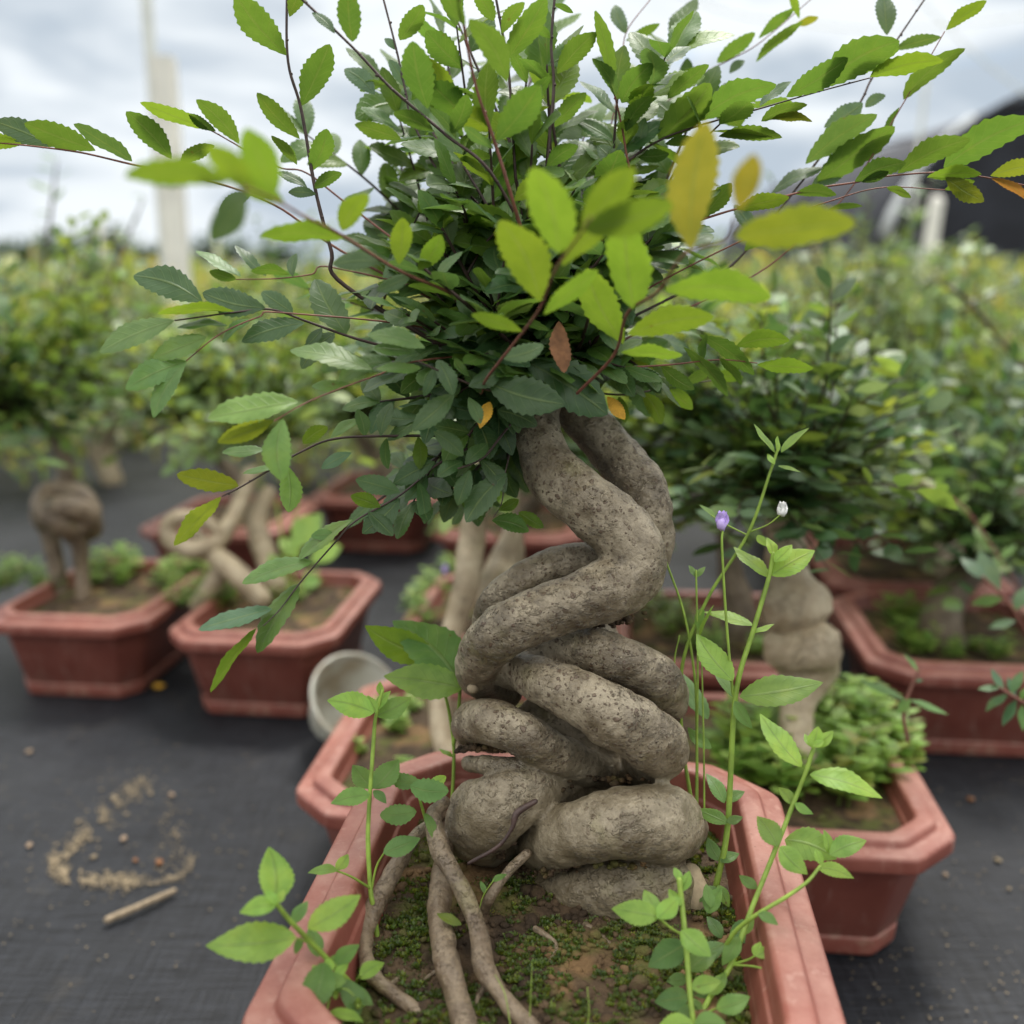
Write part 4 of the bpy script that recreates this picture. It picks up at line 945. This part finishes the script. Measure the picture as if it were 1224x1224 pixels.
pot_tree("R3", "bonsai with reddish new shoot arching left, second in the right hand row",
         [[(1120, 690, 18, 0), (1115, 650, 20, 0), (1090, 610, 18, 0), (1060, 570, 12, 0)], [(1120, 680, 15, .0), (1150, 620, 16, .03), (1190, 590, 16, .05), (1235, 600, 15, .05)]],
         [(1060, 570, .0, 71, 70, .16, .03, [G_D, G_M, G_G]), (1200, 540, .05, 72, 70, .17, .03, [G_M, G_M, G_L])], zR3, M_PALE,
         [([(1230, 720), (1190, 660), (1150, 605), (1095, 574)], [(1110, 580, 1082, 568, .3, 'to'), (1120, 585, 1098, 568, .3, 'ty'), (1135, 594, 1112, 576, .3, 'to'), (1145, 602, 1160, 590, .4, 'tl'), (1160, 620, 1140, 596, .3, 'tl'), (1170, 632, 1185, 612, .35, 'tw'), (1185, 655, 1168, 625, .35, 'tl'), (1195, 668, 1215, 650, .35, 'tk'), (1208, 690, 1190, 660, .3, 'tl'), (1100, 620, 1118, 634, .5, 'ty')], .85)])
zR4 = zc_of(spots["R4"] + Vector((0, 0, PH)))
pot_tree("R4", "shaded bonsai third in the right hand row, crown of dull green leaves",
         [[(1020, 640, 14, 0), (1015, 600, 14, 0), (1000, 560, 11, 0)]], [(985, 555, .0, 81, 70, .17, .03, [G_D, G_M, G_M]), (1090, 500, .1, 82, 70, .18, .03, [G_M, G_L, G_G])], zR4, M_PALE)
for key, lab, px, py, sd in (("M2", "bonsai behind the crown's lower leaves, middle row", 660, 560, 91), ("M3", "bonsai at the far end of the middle row, mostly hidden", 640, 520, 92), ("L3", "bonsai with dim brown trunk behind the looped one", 235, 500, 93), ("L4", "bonsai under dark leaves left of the middle row", 430, 500, 94)):
    zz = zc_of(spots[key] + Vector((0, 0, PH)))
    bx = 612 + (spots[key].x / zz) * FPX
    pot_tree(key, lab, [[(bx, 612 + 0 + 10 if False else py + 130, 11, 0), (bx + 6, py + 80, 11, 0), (px, py + 20, 8, 0)]], [(px, py, .0, sd, 64, .16, .03, [G_D, G_M, G_M, G_L])], zz, M_ROOT)

# small weeds and moss in the blurred planters
def tuft_mesh(seed, pal, n=6, rad=.027, leaf=.0165):
    r = random.Random(seed); g = Geo()
    for i in range(n):
        a = r.uniform(0, 6.28); h = rad * r.uniform(.6, 1.5)
        b = Vector((r.uniform(-1, 1), r.uniform(-1, 1), 0)) * rad * .4
        e = b + Vector((math.cos(a) * rad * .5, math.sin(a) * rad * .5, h))
        tube(g, [b, b.lerp(e, .5), e], [.0007, .0006, .0005], 4, 4, 0, 0, False, (.15, .22, .05))
        for k in range(4):
            q = b.lerp(e, .35 + .21 * k); a2 = k * 1.57 + r.uniform(0, 1)
            for s in (0, math.pi):
                d = Vector((math.cos(a2 + s), math.sin(a2 + s), .35)); ln = leaf * r.uniform(.7, 1.2) * (1.1 - .12 * k)
                put_leaf(g, TPL_S, q, d, Vector((-d.x * .3, -d.y * .3, 1)), ln, ln * .55, vary(r.choice(pal), r, .2), .2, .1, 0, r)
    return g
W1, W2, W3 = (.19, .33, .06), (.14, .26, .05), (.26, .38, .09)
tufts = []
for s in range(4):
    tufts.append(tuft_mesh(900 + s, [W1, W2, W3] if s < 3 else [W3, W1, (.28, .3, .08)]))
tdata = {}
def tuft(kind, loc, rz, sc, label, group="weed tufts in the blurred planters"):
    if kind not in tdata:
        o = tufts[kind].build("weed_tuft", M_FAR); tdata[kind] = o
    else:
        o = tdata[kind].copy(); C.objects.link(o)
    o.location = loc; o.rotation_euler = (0, 0, rz); o.scale = (sc,) * 3
    tag(o, label, "weed", group)
r = random.Random(77)
zt = PH - .016
for px, py in ((880, 955), (905, 938), (935, 958), (965, 940), (1000, 960), (1030, 935), (1058, 945), (1075, 925), (985, 915), (945, 915), (905, 910), (1015, 905), (1045, 900), (875, 925), (960, 890), (1000, 880), (1030, 875), (1060, 905), (920, 890)):
    q = Q(px, py, zt); tuft(r.randrange(4), q, r.uniform(0, 6), r.uniform(.85, 1.4), "bright green leafy weed tuft among others filling the planter of the bulb trunk")
for px, py in ((120, 700), (150, 690), (135, 676), (40, 705), (12, 700), (20, 684), (110, 690), (125, 685), (60, 712), (0, 710), (30, 695), (140, 700), (160, 678)):
    q = Q(px, py, zt); tuft(r.randrange(4), q, r.uniform(0, 6), r.uniform(.6, 1.0), "small green weed tuft beside the knotted trunk at the left edge")
for px, py in ((205, 690), (215, 712), (235, 722), (225, 700), (340, 715), (360, 720), (200, 704), (245, 712), (270, 728), (320, 730), (375, 705), (218, 728), (255, 732), (232, 690)):
    q = Q(px, py, zt); tuft(r.randrange(4), q, r.uniform(0, 6), r.uniform(.6, .95), "small green weed tuft at the foot of the pale looped trunk")
for px, py in ((430, 905), (475, 880), (492, 850), (480, 930), (455, 862)):
    q = Q(px, py, zt); tuft(r.randrange(4), q, r.uniform(0, 6), r.uniform(.35, .6), "tiny weed tuft on the mossy soil behind the front planter")
for px, py in ((500, 735), (520, 715), (510, 750), (530, 690), (545, 640), (525, 645)):
    q = Q(px, py, zt); tuft(r.randrange(4), q, r.uniform(0, 6), r.uniform(.5, .9), "small weed tuft in the middle row planters left of the coil")
for px, py in ((1075, 770), (1100, 785), (1140, 790), (1165, 780), (1090, 745), (1190, 790), (1060, 745)):
    q = Q(px, py, zt); tuft(r.randrange(4), q, r.uniform(0, 6), r.uniform(.5, .85), "dim weed tuft in the shaded planter at the right edge")
for px, py in ((800, 760), (825, 780), (850, 785), (790, 740), (820, 750), (905, 785)):
    q = Q(px, py, zt); tuft(r.randrange(4), q, r.uniform(0, 6), r.uniform(.6, 1.0), "weed tuft in the shaded planter behind the tall weeds")
# lime broad-leaved weed in the looped bonsai's planter, lilac flower in the middle row
weed("lime green broad-leaved weed on long stalks by the looped trunk", [([(345, 710, .98), (340, 660, .98), (330, 600, .98)], 3, 2), ([(360, 712, .98), (372, 670, .98), (385, 640, .98)], 3, 2), ([(352, 712, 1.0), (350, 640, 1.0), (358, 590, 1.0)], 3, 2)],
     [(352, 655, 384, 612, .8, 'tW', .97), (372, 672, 408, 650, .75, 'tW', .97), (345, 690, 322, 660, .6, 'tw', .98), (356, 668, 335, 640, .6, 'tW', .99), (360, 700, 385, 690, .6, 'tw', .96)], tpl=TPL_N, group="weeds in the blurred planters", mat=M_FAR, seed=31)
weed("single lilac flower on short stalk, blurred, left of the coil", [([(532, 715, .98), (531, 700, .98), (532, 686, .98)], 1.5, 1.2)], [(532, 705, 545, 700, .4, 'tw', .98)], [("flower", 532, 680, 6, .98, M_PETAL)], group="weeds in the blurred planters", seed=32)

# ---- the nursery field: one shrub each, in rows
protos = []
shr_trunk = None
pals = [[G_M, G_L, G_D], [G_D, G_M, G_G], [G_L, G_Y, G_M], [G_M, G_G, G_L], [G_L, G_Y, G_Y], [G_D, G_M, G_M]]
for s in range(6):
    g = crown_mesh(300 + s, 60, .22, .95, .027, .015, pals[s], tplx=TPL_S, start=.2, elmin=-.75, wands=4)
    protos.append(g)
field = []
fr = random.Random(9)
pdata = {}
def field_shrub(x, y, kind, sc, rz):
    t = thing("field_bonsai", "leafy young bonsai among the blurred rows of the nursery field", "bonsai tree", (x, y, 0), rz, "bonsai rows in the nursery field")
    t.scale = (sc, sc, sc)
    if kind not in pdata:
        cr_o = protos[kind].build("crown", M_FAR, t); cr_o.location = (0, 0, .185)
        tg = Geo(); q = random.Random(kind)
        tube(tg, [Vector((0, 0, 0)), Vector((q.uniform(-.03, .03), .02, .08)), Vector((q.uniform(-.02, .02), -.02, .16)), Vector((0, 0, .27))], [.022, .026, .018, .01], 24, 12, .2, kind, True, None, 40)
        tr = tg.build("trunk", M_PALE, t, attr="tuv")
        pdata[kind] = (cr_o, tr)
    else:
        for o in pdata[kind]:
            c = o.copy(); C.objects.link(c); c.parent = t
    return t
y = 1.60
row = 0
while y < 7.6:
    half = .56 * y + .35
    step = .34 + .03 * y
    x = -half + fr.uniform(0, step)
    while x < half:
        px = 612 + FPX * x / y
        skip = y < 1.75 and px < 420
        if not skip:
            sc = fr.uniform(.85, 1.2) * (1.05 if px > 650 else .98)
            kind = fr.choice([0, 1, 3, 5, 2] if y < 3.5 else [0, 2, 3, 4, 4, 2])
            field_shrub(x + fr.uniform(-.05, .05), y + fr.uniform(-.07, .07), kind, sc, fr.uniform(0, 6.28))
            if y < 2.7 and px > 420:
                pc = (x, y, 0)
                planter((x + fr.uniform(-.01, .01), y, 0), "terracotta planter in the blurred field rows, mostly under leaves", group="planters in the field rows", seed=row)
        x += step * fr.uniform(.85, 1.15)
    y += .40 + .06 * y; row += 1
# far green mass: weeds and bonsai rows beyond counting
g = Geo(); q = random.Random(55)
for i in range(16000):
    y = 5.5 + 40 * q.random() ** 1.8; x = q.uniform(-.62, .62) * y
    h = q.uniform(.05, .50) * (1 + .012 * y) * (.8 + .35 * mnoise.noise(Vector((x * .7, y * .35, 0))))
    ln = q.uniform(.05, .14) * (1 + y * .02)
    col = vary(q.choice([G_M, G_L, G_L, G_Y, G_Y, (.20, .23, .09), (.22, .21, .09)]), q, .25)  # paler tints put the distance haze into the leaf colour
    a = q.uniform(0, 6.28); el = q.uniform(.1, 1.4)
    put_leaf(g, TPL_S, (x, y, h), (math.cos(a) * math.cos(el), math.sin(a) * math.cos(el), math.sin(el)), (q.uniform(-1, 1), q.uniform(-1, 1), 1.2), ln, ln * .4, col, .2, .1, 0, q)
for i in range(34000):
    y = 1.9 + 5 * q.random() ** 1.25; x = q.uniform(-.60, .60) * y
    if y < 2.2 and 90 < 612 + FPX * x / y < 270: continue
    k = .5 + .5 * mnoise.noise(Vector((x * 1.6, y * 1.6, 4)))
    h = q.uniform(.0, .34) * k + (.22 * q.random() ** 3)
    ln = q.uniform(.015, .045)
    col = vary(q.choice([G_M, G_L, G_L, G_Y, G_Y, (.22, .26, .10)]), q, .25)  # field tints lightened too, haze painted into the leaves
    a = q.uniform(0, 6.28); el = q.uniform(.1, 1.5)
    put_leaf(g, TPL_S, (x, y, h), (math.cos(a) * math.cos(el), math.sin(a) * math.cos(el), math.sin(el)), (q.uniform(-1, 1), q.uniform(-1, 1), 1.2), ln, ln * .3, col, .2, .1, 0, q)
o = g.build("field_foliage", M_FAR); tag(o, "far green mass of nursery rows and weeds running to the horizon", "foliage", None, "stuff")

# tall thin shoots against the sky at the left
def shoot(label, pts, zc, n, seed, leaf=.022, cls="tk"):
    r = random.Random(seed); g = Geo(); lg = Geo(); p3 = [P(x, y, zc) for x, y in pts]; b = p3[0].copy()
    t = thing("tall_shoot", label, "plant", b, 0, "tall shoots against the sky")
    tube(g, p3, [.003] * (len(p3) - 1) + [.0012], 20, 6, 0, seed)
    g.build("stem", M_TWIG, t, tuple(b))
    ax = cr([tuple(p) for p in p3], n + 1)
    for i in range(1, n + 1):
        a = r.uniform(0, 6.28); ln = leaf * r.uniform(.7, 1.2)
        put_leaf(lg, TPL_S, ax[i], (math.cos(a), math.sin(a) * .5, r.uniform(.2, .9)), (0, -.3, 1), ln, ln * .42, vary(COL[cls[1]], r), .2, .1, 0, r)
    lg.build("foliage", M_FAR, t, tuple(b))
shoot("tall thin leafy shoot rising against the sky at the far left", [(58, 420), (52, 330), (60, 260), (68, 192)], 1.9, 16, 1, .04)
shoot("slanting bare-looking shoot left of the concrete post", [(95, 420), (128, 340), (150, 290), (172, 236)], 1.9, 15, 2, .026)
shoot("short leafy shoot just left of the slanting one", [(100, 380), (103, 330), (108, 278)], 2.1, 10, 3, .03)
shoot("orange tipped arching shoot over the right field", [(1224, 440), (1190, 400), (1155, 358), (1118, 334)], 1.2, 14, 4, .022, "to")
shoot("leafy upright shoot beside the slanted pale stake", [(1080, 330), (1085, 290), (1092, 258)], 3.0, 14, 5, .07, "tl")

# ================================================================== posts, shed, wires, trees
def box_geo(g, x0, x1, y0, y1, z0, z1, ch=.006):
    pts = []
    for z in (z0, z1):
        for sx, sy in ((-1, -1), (1, -1), (1, 1), (-1, 1)):
            x = x0 if sx < 0 else x1; y = y0 if sy < 0 else y1
            a, b = (x - sx * ch, y), (x, y - sy * ch)
            if sx * sy > 0: a, b = a, b
            else: a, b = b, a
            pts += [(a[0], a[1], z), (b[0], b[1], z)]
    n = 8
    f = [(k, (k + 1) % n, n + (k + 1) % n, n + k) for k in range(n)] + [tuple(range(n - 1, -1, -1)), tuple(range(n, 2 * n))]
    g.add(pts, f)
b = Q(222, 452, 0); zc = zc_of(b)
top = P(200, 85, zc).z
w = 24 / FPX * zc / 2
t = thing("concrete_post", "pale square concrete post standing in the field at the left", "post", b)
g = Geo(); box_geo(g, -w, w, -w, w, -.05, top, .008); g.build("shaft", M_POST, t, smooth=False)
g = Geo(); box_geo(g, -w * 1.02, w * 1.02, -w * 1.02, w * 1.02, top * .62, top * .62 + .03, .008); g.build("tie_band", M_STEEL, t, smooth=False)
pb = P(197, 300, zc + w * 1.6); t = thing("metal_pole", "thin pale pole rising behind the concrete post to the top of the frame", "pole", (pb.x, pb.y, 0))
g = Geo(); rr = 6.5 / FPX * zc
tube(g, [Vector((0, 0, -.05)), Vector((0, 0, 1)), Vector((0, 0, 2.6))], [rr] * 3, 8, 16, 0, 0); g.build("tube", M_STEEL, t)
g = Geo(); tube(g, [Vector((0, 0, 2.59)), Vector((0, 0, 2.63))], [rr * 1.2] * 2, 3, 16, 0, 0); g.build("cap", M_STEEL, t)
def stake(label, px, y0, y1, zc, wpx, lean=0, mat=M_POST, name="stake"):
    a = P(px, y0, zc); bt = a.copy(); bt.z = 0
    g = Geo(); q = wpx / 2 / FPX * zc; tp = P(px + lean, y1, zc)
    tp.y = bt.y; tube(g, [bt - Vector((0, 0, .05)), bt.lerp(tp, .5), tp], [q, q, q * .95], 8, 10, .03, 3)
    o = g.build(name, mat, None, tuple(bt)); o.location = bt
    tag(o, label, "stake", "pale stakes in the field")
stake("pale leaning stake before the black shade house", 1100, 330, 243, 6, 17, 12)
stake("slim pale hoop pole at the left of the shade house", 1085, 270, 85, 9, 5, 8, M_STEEL)
stake("thin pale stake far off left of the concrete post", 122, 330, 268, 9, 8, 2)
stake("faint thin stake right of the concrete post", 262, 330, 285, 10, 6, 0)
# black shade house
zc = 14.0
cx = P(1312, 330, zc); R_ = (1312 - 1060) / FPX * zc; Hh = 2.95
t = thing("shade_house", "black net covered tunnel shade house at the right of the field", "shade house", (cx.x, cx.y, 0))
def arch(rx, h, n=28):
    return [(-rx * math.cos(math.pi * i / n) if True else 0, h * math.sin(math.pi * i / n) ** .8) for i in range(n + 1)]
g = Geo(); A = arch(R_, Hh); vs = []; f = []
for j in range(9):
    for x, zz in A: vs.append((x, j * 1.5, zz - .02 + .04 * mnoise.noise(Vector((x, j, zz)))))
m = len(A)
for j in range(8):
    for i in range(m - 1): f.append((j * m + i, j * m + i + 1, (j + 1) * m + i + 1, (j + 1) * m + i))
g.add(vs, f); ob = g.build("net_cover", M_NET, t); md = ob.modifiers.new("thick", "SOLIDIFY"); md.thickness = .02
g = Geo(); vs = [(x * .99, .06 + .03 * mnoise.noise(Vector((x * 2, zz * 2, 1))), zz * .985) for x, zz in A]; vs += [(x * .99, .10, zz * .985) for x, zz in A]
f = [tuple(range(m)), tuple(range(2 * m - 1, m - 1, -1))] + [(i, i + 1, m + i + 1, m + i) for i in range(m - 1)]
g.add(vs, f); g.build("end_net", M_NET, t, smooth=False)
for yy in (-.03, 6.0):
    g = Geo(); tube(g, [Vector((x * 1.012, yy, zz * 1.012)) for x, zz in A], [.03] * m, 60, 8); g.build("hoop", M_NET, t)
g = Geo(); vs = []; f = []
for i in range(2, 9):
    x, zz = A[i]; vs += [(x * 1.03 - .02, -.05, zz * 1.0 + .03), (x * 1.03 - .18 + i * .01, -.03, zz + .05 + .03 * math.sin(i))]
for i in range(6): f.append((2 * i, 2 * i + 1, 2 * i + 3, 2 * i + 2))
g.add(vs, f); ob = g.build("film_strip", M_FILM, t); md = ob.modifiers.new("thick", "SOLIDIFY"); md.thickness = .006
# overhead wires
def wire(label, pts, zc, rpx=1.0):
    p3 = [P(x, y, z) for x, y, z in pts]; b = p3[0]
    g = Geo(); tube(g, p3, [rpx / FPX * zc] * len(p3), 40, 6); o = g.build("overhead_wire", M_STEEL, None, tuple(b)); o.location = b
    tag(o, label, "wire", "wires over the field")
wire("thin wire sagging across the sky at the upper right", [(700, -60, 9), (850, 8, 9), (960, 28, 9), (1090, 34, 9), (1300, 10, 9)], 9)
wire("thin wire slanting down to the right edge of the sky", [(1090, -10, 9), (1140, 40, 9), (1190, 85, 9), (1280, 150, 9)], 9)
# far trees on the horizon
td = {}
def far_tree(px, ytop, zc, kind, label, wide=1.0):
    b = P(px, 330, zc); b.z = 0; h = P(px, ytop, zc).z
    t = thing("tree", label, "tree", b, px * .1, "trees on the horizon")
    if kind not in td:
        g = crown_mesh(600 + kind, 70, .5, .95, .13, .05, [(.02, .05, .02), (.03, .07, .03), (.04, .09, .035)], 1.0, TPL_S, .3)
        c = g.build("crown", M_FAR, t); c.location = (0, 0, .52)
        g = Geo(); tube(g, [Vector((0, 0, -.02)), Vector((.02, 0, .25)), Vector((0, 0, .6))], [.035, .03, .015], 10, 8, .1, kind); k = g.build("trunk", M_TWIG, t)
        td[kind] = (c, k)
    else:
        for o in td[kind]:
            c = o.copy(); C.objects.link(c); c.parent = t
    t.scale = (h * wide, h * wide, h)
for i, (px, yt, zc, lab, wd) in enumerate([(20, 285, 30, "dark tree at the far left end of the horizon", 1.4), (70, 278, 34, "dark round tree on the horizon under the tall thin shoot", 1.3), (130, 272, 32, "dark tree on the horizon left of the concrete post", 1.2), (180, 290, 30, "low dark tree touching the concrete post's left side", 1.1),
                                    (262, 282, 32, "dark tree on the horizon right of the concrete post", 1.5), (330, 290, 36, "dim tree on the horizon behind the left branches", 1.4), (450, 285, 36, "dim tree on the horizon behind the crown's left half", 1.5), (620, 285, 36, "dim tree on the horizon straight behind the trunk top", 1.5),
                                    (760, 288, 36, "dim tree on the horizon behind the crown's right half", 1.5), (880, 292, 30, "dark low tree on the horizon below the yellow leaf", 1.3), (950, 290, 26, "dark shady tree right of the crown on the horizon", 1.2), (1040, 236, 22, "mid green tree standing at the left corner of the shade house", .8), (1085, 288, 12.5, "low bush at the foot of the shade house", 1.2), (1170, 300, 12, "bushy shrub before the shade house wall", 1.3)]):
    far_tree(px, yt, zc, i % 3, lab, wd)

# ================================================================== litter on the mat
q = random.Random(4); g = Geo()
path = cr([(170, 934), (140, 960), (112, 985), (85, 1012), (62, 1030), (72, 1046), (105, 1052), (140, 1050), (165, 1056)], 60)
for i in range(1300):
    x, y = path[q.randrange(60)]; kk = q.random(); x += q.gauss(0, 5 + 9 * kk); y += q.gauss(0, 3 + 5 * kk)
    if mnoise.noise(Vector((x * .05, y * .05, 2))) < -.12: continue
    clod(g, Q(x, y, .0004), q.uniform(.0003, .0010) * (1 if q.random() < .9 else 2), q, .35)
path2 = cr([(165, 1056), (200, 1052), (222, 1040), (228, 1026)], 20)
for i in range(160):
    x, y = path2[q.randrange(20)]; clod(g, Q(x + q.gauss(0, 3), y + q.gauss(0, 2), .0004), q.uniform(.0003, .0009), q, .4)
for i in range(120):
    x = q.gauss(205, 12); y = q.gauss(1005, 22); clod(g, Q(x, y, .0004), q.uniform(.0003, .0010), q, .4)
for i in range(260):
    x = q.gauss(140, 130); y = q.gauss(1000, 90); clod(g, Q(x, y, .0004), q.uniform(.0003, .0009), q, .5)
for i in range(240):
    x = q.uniform(960, 1240); y = q.uniform(900, 1240); clod(g, Q(x, y, .0004), q.uniform(.0003, .0009), q, .5)
o = g.build("spilled_dirt", M_DIRT); tag(o, "curved trail of spilled dry dirt on the black mat", "dirt", None, "stuff")
g = Geo(); p3 = [Q(128, 1100, .003), Q(165, 1084, .004), Q(208, 1065, .003)]; bb = p3[1].copy()
tube(g, p3, [.0022, .0026, .0020], 20, 10, .2, 8); o = g.build("dry_stick", M_STRAW, None, tuple(bb)); o.location = bb; tag(o, "short dry stick lying on the mat below the dirt trail", "stick")
for x, y, s, lab, m in ((148, 1002, .0042, "orange-brown clod inside the curve of the dirt trail", M_PEB), (205, 950, .0036, "reddish pebble right of the dirt trail's upper end", M_PEB), (35, 1010, .0036, "pale pebble left of the dirt trail", M_PEB), (112, 1024, .0032, "pale clod in the bend of the dirt trail", M_DIRT),
                     (35, 898, .004, "brown pebble high on the mat at the left", M_PEB), (190, 1030, .0045, "dark brown clod at the lower right of the dirt trail", M_DEAD), (162, 1028, .003, "dark clod beside the bigger brown one", M_DEAD), (190, 820, .007, "yellow-brown fallen clump between the two left planters", M_YDEAD),
                     (1193, 1028, .0034, "pale pebble on the mat at the far right", M_DIRT), (1130, 1045, .0028, "dull brown pebble on the right of the mat", M_PEB), (1206, 1062, .0022, "faint grey pebble low on the right of the mat", M_DIRT), (432, 700, .006, "pale scrap on the mat beside the looped trunk's planter", M_POST), (1160, 955, .004, "small dark clod near the right planter's corner", M_DEAD)):
    s *= .72; g = Geo(); clod(g, (0, 0, 0), s, q, .55); o = g.build("pebble", m); o.location = Q(x, y, s * .4); tag(o, lab, "pebble", "scraps and pebbles on the mat")
# cloudy plastic cup lying on its side
c = Q(398, 882, 0)
def lathe(prof, n=40):
    g = Geo(); vs = []; f = []
    for rr, h in prof:
        for k in range(n):
            a = 2 * math.pi * k / n; w = 1 + .05 * math.sin(2 * a + h * 30)
            vs.append((rr * math.cos(a) * w, rr * math.sin(a) * w, h))
    for i in range(len(prof) - 1):
        for k in range(n): f.append((i * n + k, i * n + (k + 1) % n, (i + 1) * n + (k + 1) % n, (i + 1) * n + k))
    g.add(vs, f); return g
cup = thing("plastic_cup", "cloudy clear shallow plastic cup tipped over on the mat behind the front planter", "cup", (c.x, c.y, .040))
g = lathe([(.001, .0), (.024, .0), (.026, .003), (.033, .02), (.040, .040), (.0425, .046), (.0405, .0455), (.038, .039), (.031, .02), (.0245, .005), (.001, .004)]); ob = g.build("body", M_CUP, cup)
g = lathe([(.0425, .0450), (.0452, .0455), (.0458, .0475), (.0440, .049), (.0415, .0475), (.0425, .0450)]); ob2 = g.build("rim", M_CUP, cup)
cup.rotation_euler = (math.radians(50), math.radians(0), math.radians(50))
# knocked back so that it touches the ground
bpy.context.view_layer.update()
zmin = min((cup.matrix_world @ Vector(v.co)).z for o in (ob, ob2) for v in o.data.vertices)
cup.location.z -= zmin - .001

# ================================================================== light, sky, view
w = bpy.data.worlds.new("World"); SC.world = w; w.use_nodes = True
nt = w.node_tree
for n in list(nt.nodes): nt.nodes.remove(n)
g = NT(nt); out = g.n("ShaderNodeOutputWorld"); bg = g.n("ShaderNodeBackground")
SUN_EL, SUN_AZ = math.radians(62), math.radians(20)      # azimuth from +Y towards +X
sky = g.n("ShaderNodeTexSky", sky_type="NISHITA"); sky.sun_disc = False
sky.sun_elevation = SUN_EL; sky.sun_rotation = SUN_AZ
tc = g.n("ShaderNodeTexCoord"); gen = tc.outputs["Generated"]
sx = g.n("ShaderNodeSeparateXYZ"); g.l(gen, sx.inputs[0])
cl = g.noise(g.mapping(gen, (1.6, 1.6, 5.5)), 1.5, 5, .5, .4)
cl2 = g.noise(g.mapping(gen, (2.5, 2.5, 9)), 2.4, 5, .5, .5)
mixn = g.math("ADD", g.math("MULTIPLY", cl, .65), g.math("MULTIPLY", cl2, .35))
shade = g.ramp(mixn, .42, .58)
col = g.mix(shade, (3.7, 4.3, 4.95), (6.7, 7.1, 7.4))
col = g.mix(g.ramp(sx.outputs[2], .15, .6), col, (6.9, 6.8, 6.55))
lift = g.math("ADD", 1.0, g.math("MULTIPLY", g.ramp(sx.outputs[2], .18, .80), 1.7))
vm = g.n("ShaderNodeVectorMath", operation="SCALE"); g.l(col, vm.inputs[0]); g.l(lift, vm.inputs[3])
gap = g.ramp(g.noise(g.mapping(gen, (2.6, 2.6, 9)), 2.0, 4, .5), .62, .72)
fin = g.mix(g.math("MULTIPLY", gap, .45), vm.outputs[0], sky.outputs[0])
g.l(fin, bg.inputs[0]); bg.inputs[1].default_value = .1
g.l(bg.outputs[0], out.inputs[0])
sl = bpy.data.lights.new("sun", "SUN"); sl.energy = 2.6; sl.angle = math.radians(16); sl.color = (1, .96, .9)
so_ = bpy.data.objects.new("sun", sl); SC.collection.objects.link(so_)
d = Vector((math.sin(SUN_AZ) * math.cos(SUN_EL), math.cos(SUN_AZ) * math.cos(SUN_EL), math.sin(SUN_EL)))
so_.rotation_euler = d.to_track_quat("Z", "Y").to_euler(); so_.location = (0, 0, 5)
SC.view_settings.view_transform = "Standard"; SC.view_settings.look = "None"
SC.view_settings.exposure = 0.52; SC.view_settings.gamma = 1.0
SC.render.engine = "CYCLES"
cy = SC.cycles
cy.use_denoising = True
cy.max_bounces = 6; cy.diffuse_bounces = 3; cy.glossy_bounces = 3; cy.transmission_bounces = 4; cy.transparent_max_bounces = 8
cy.sample_clamp_indirect = 6
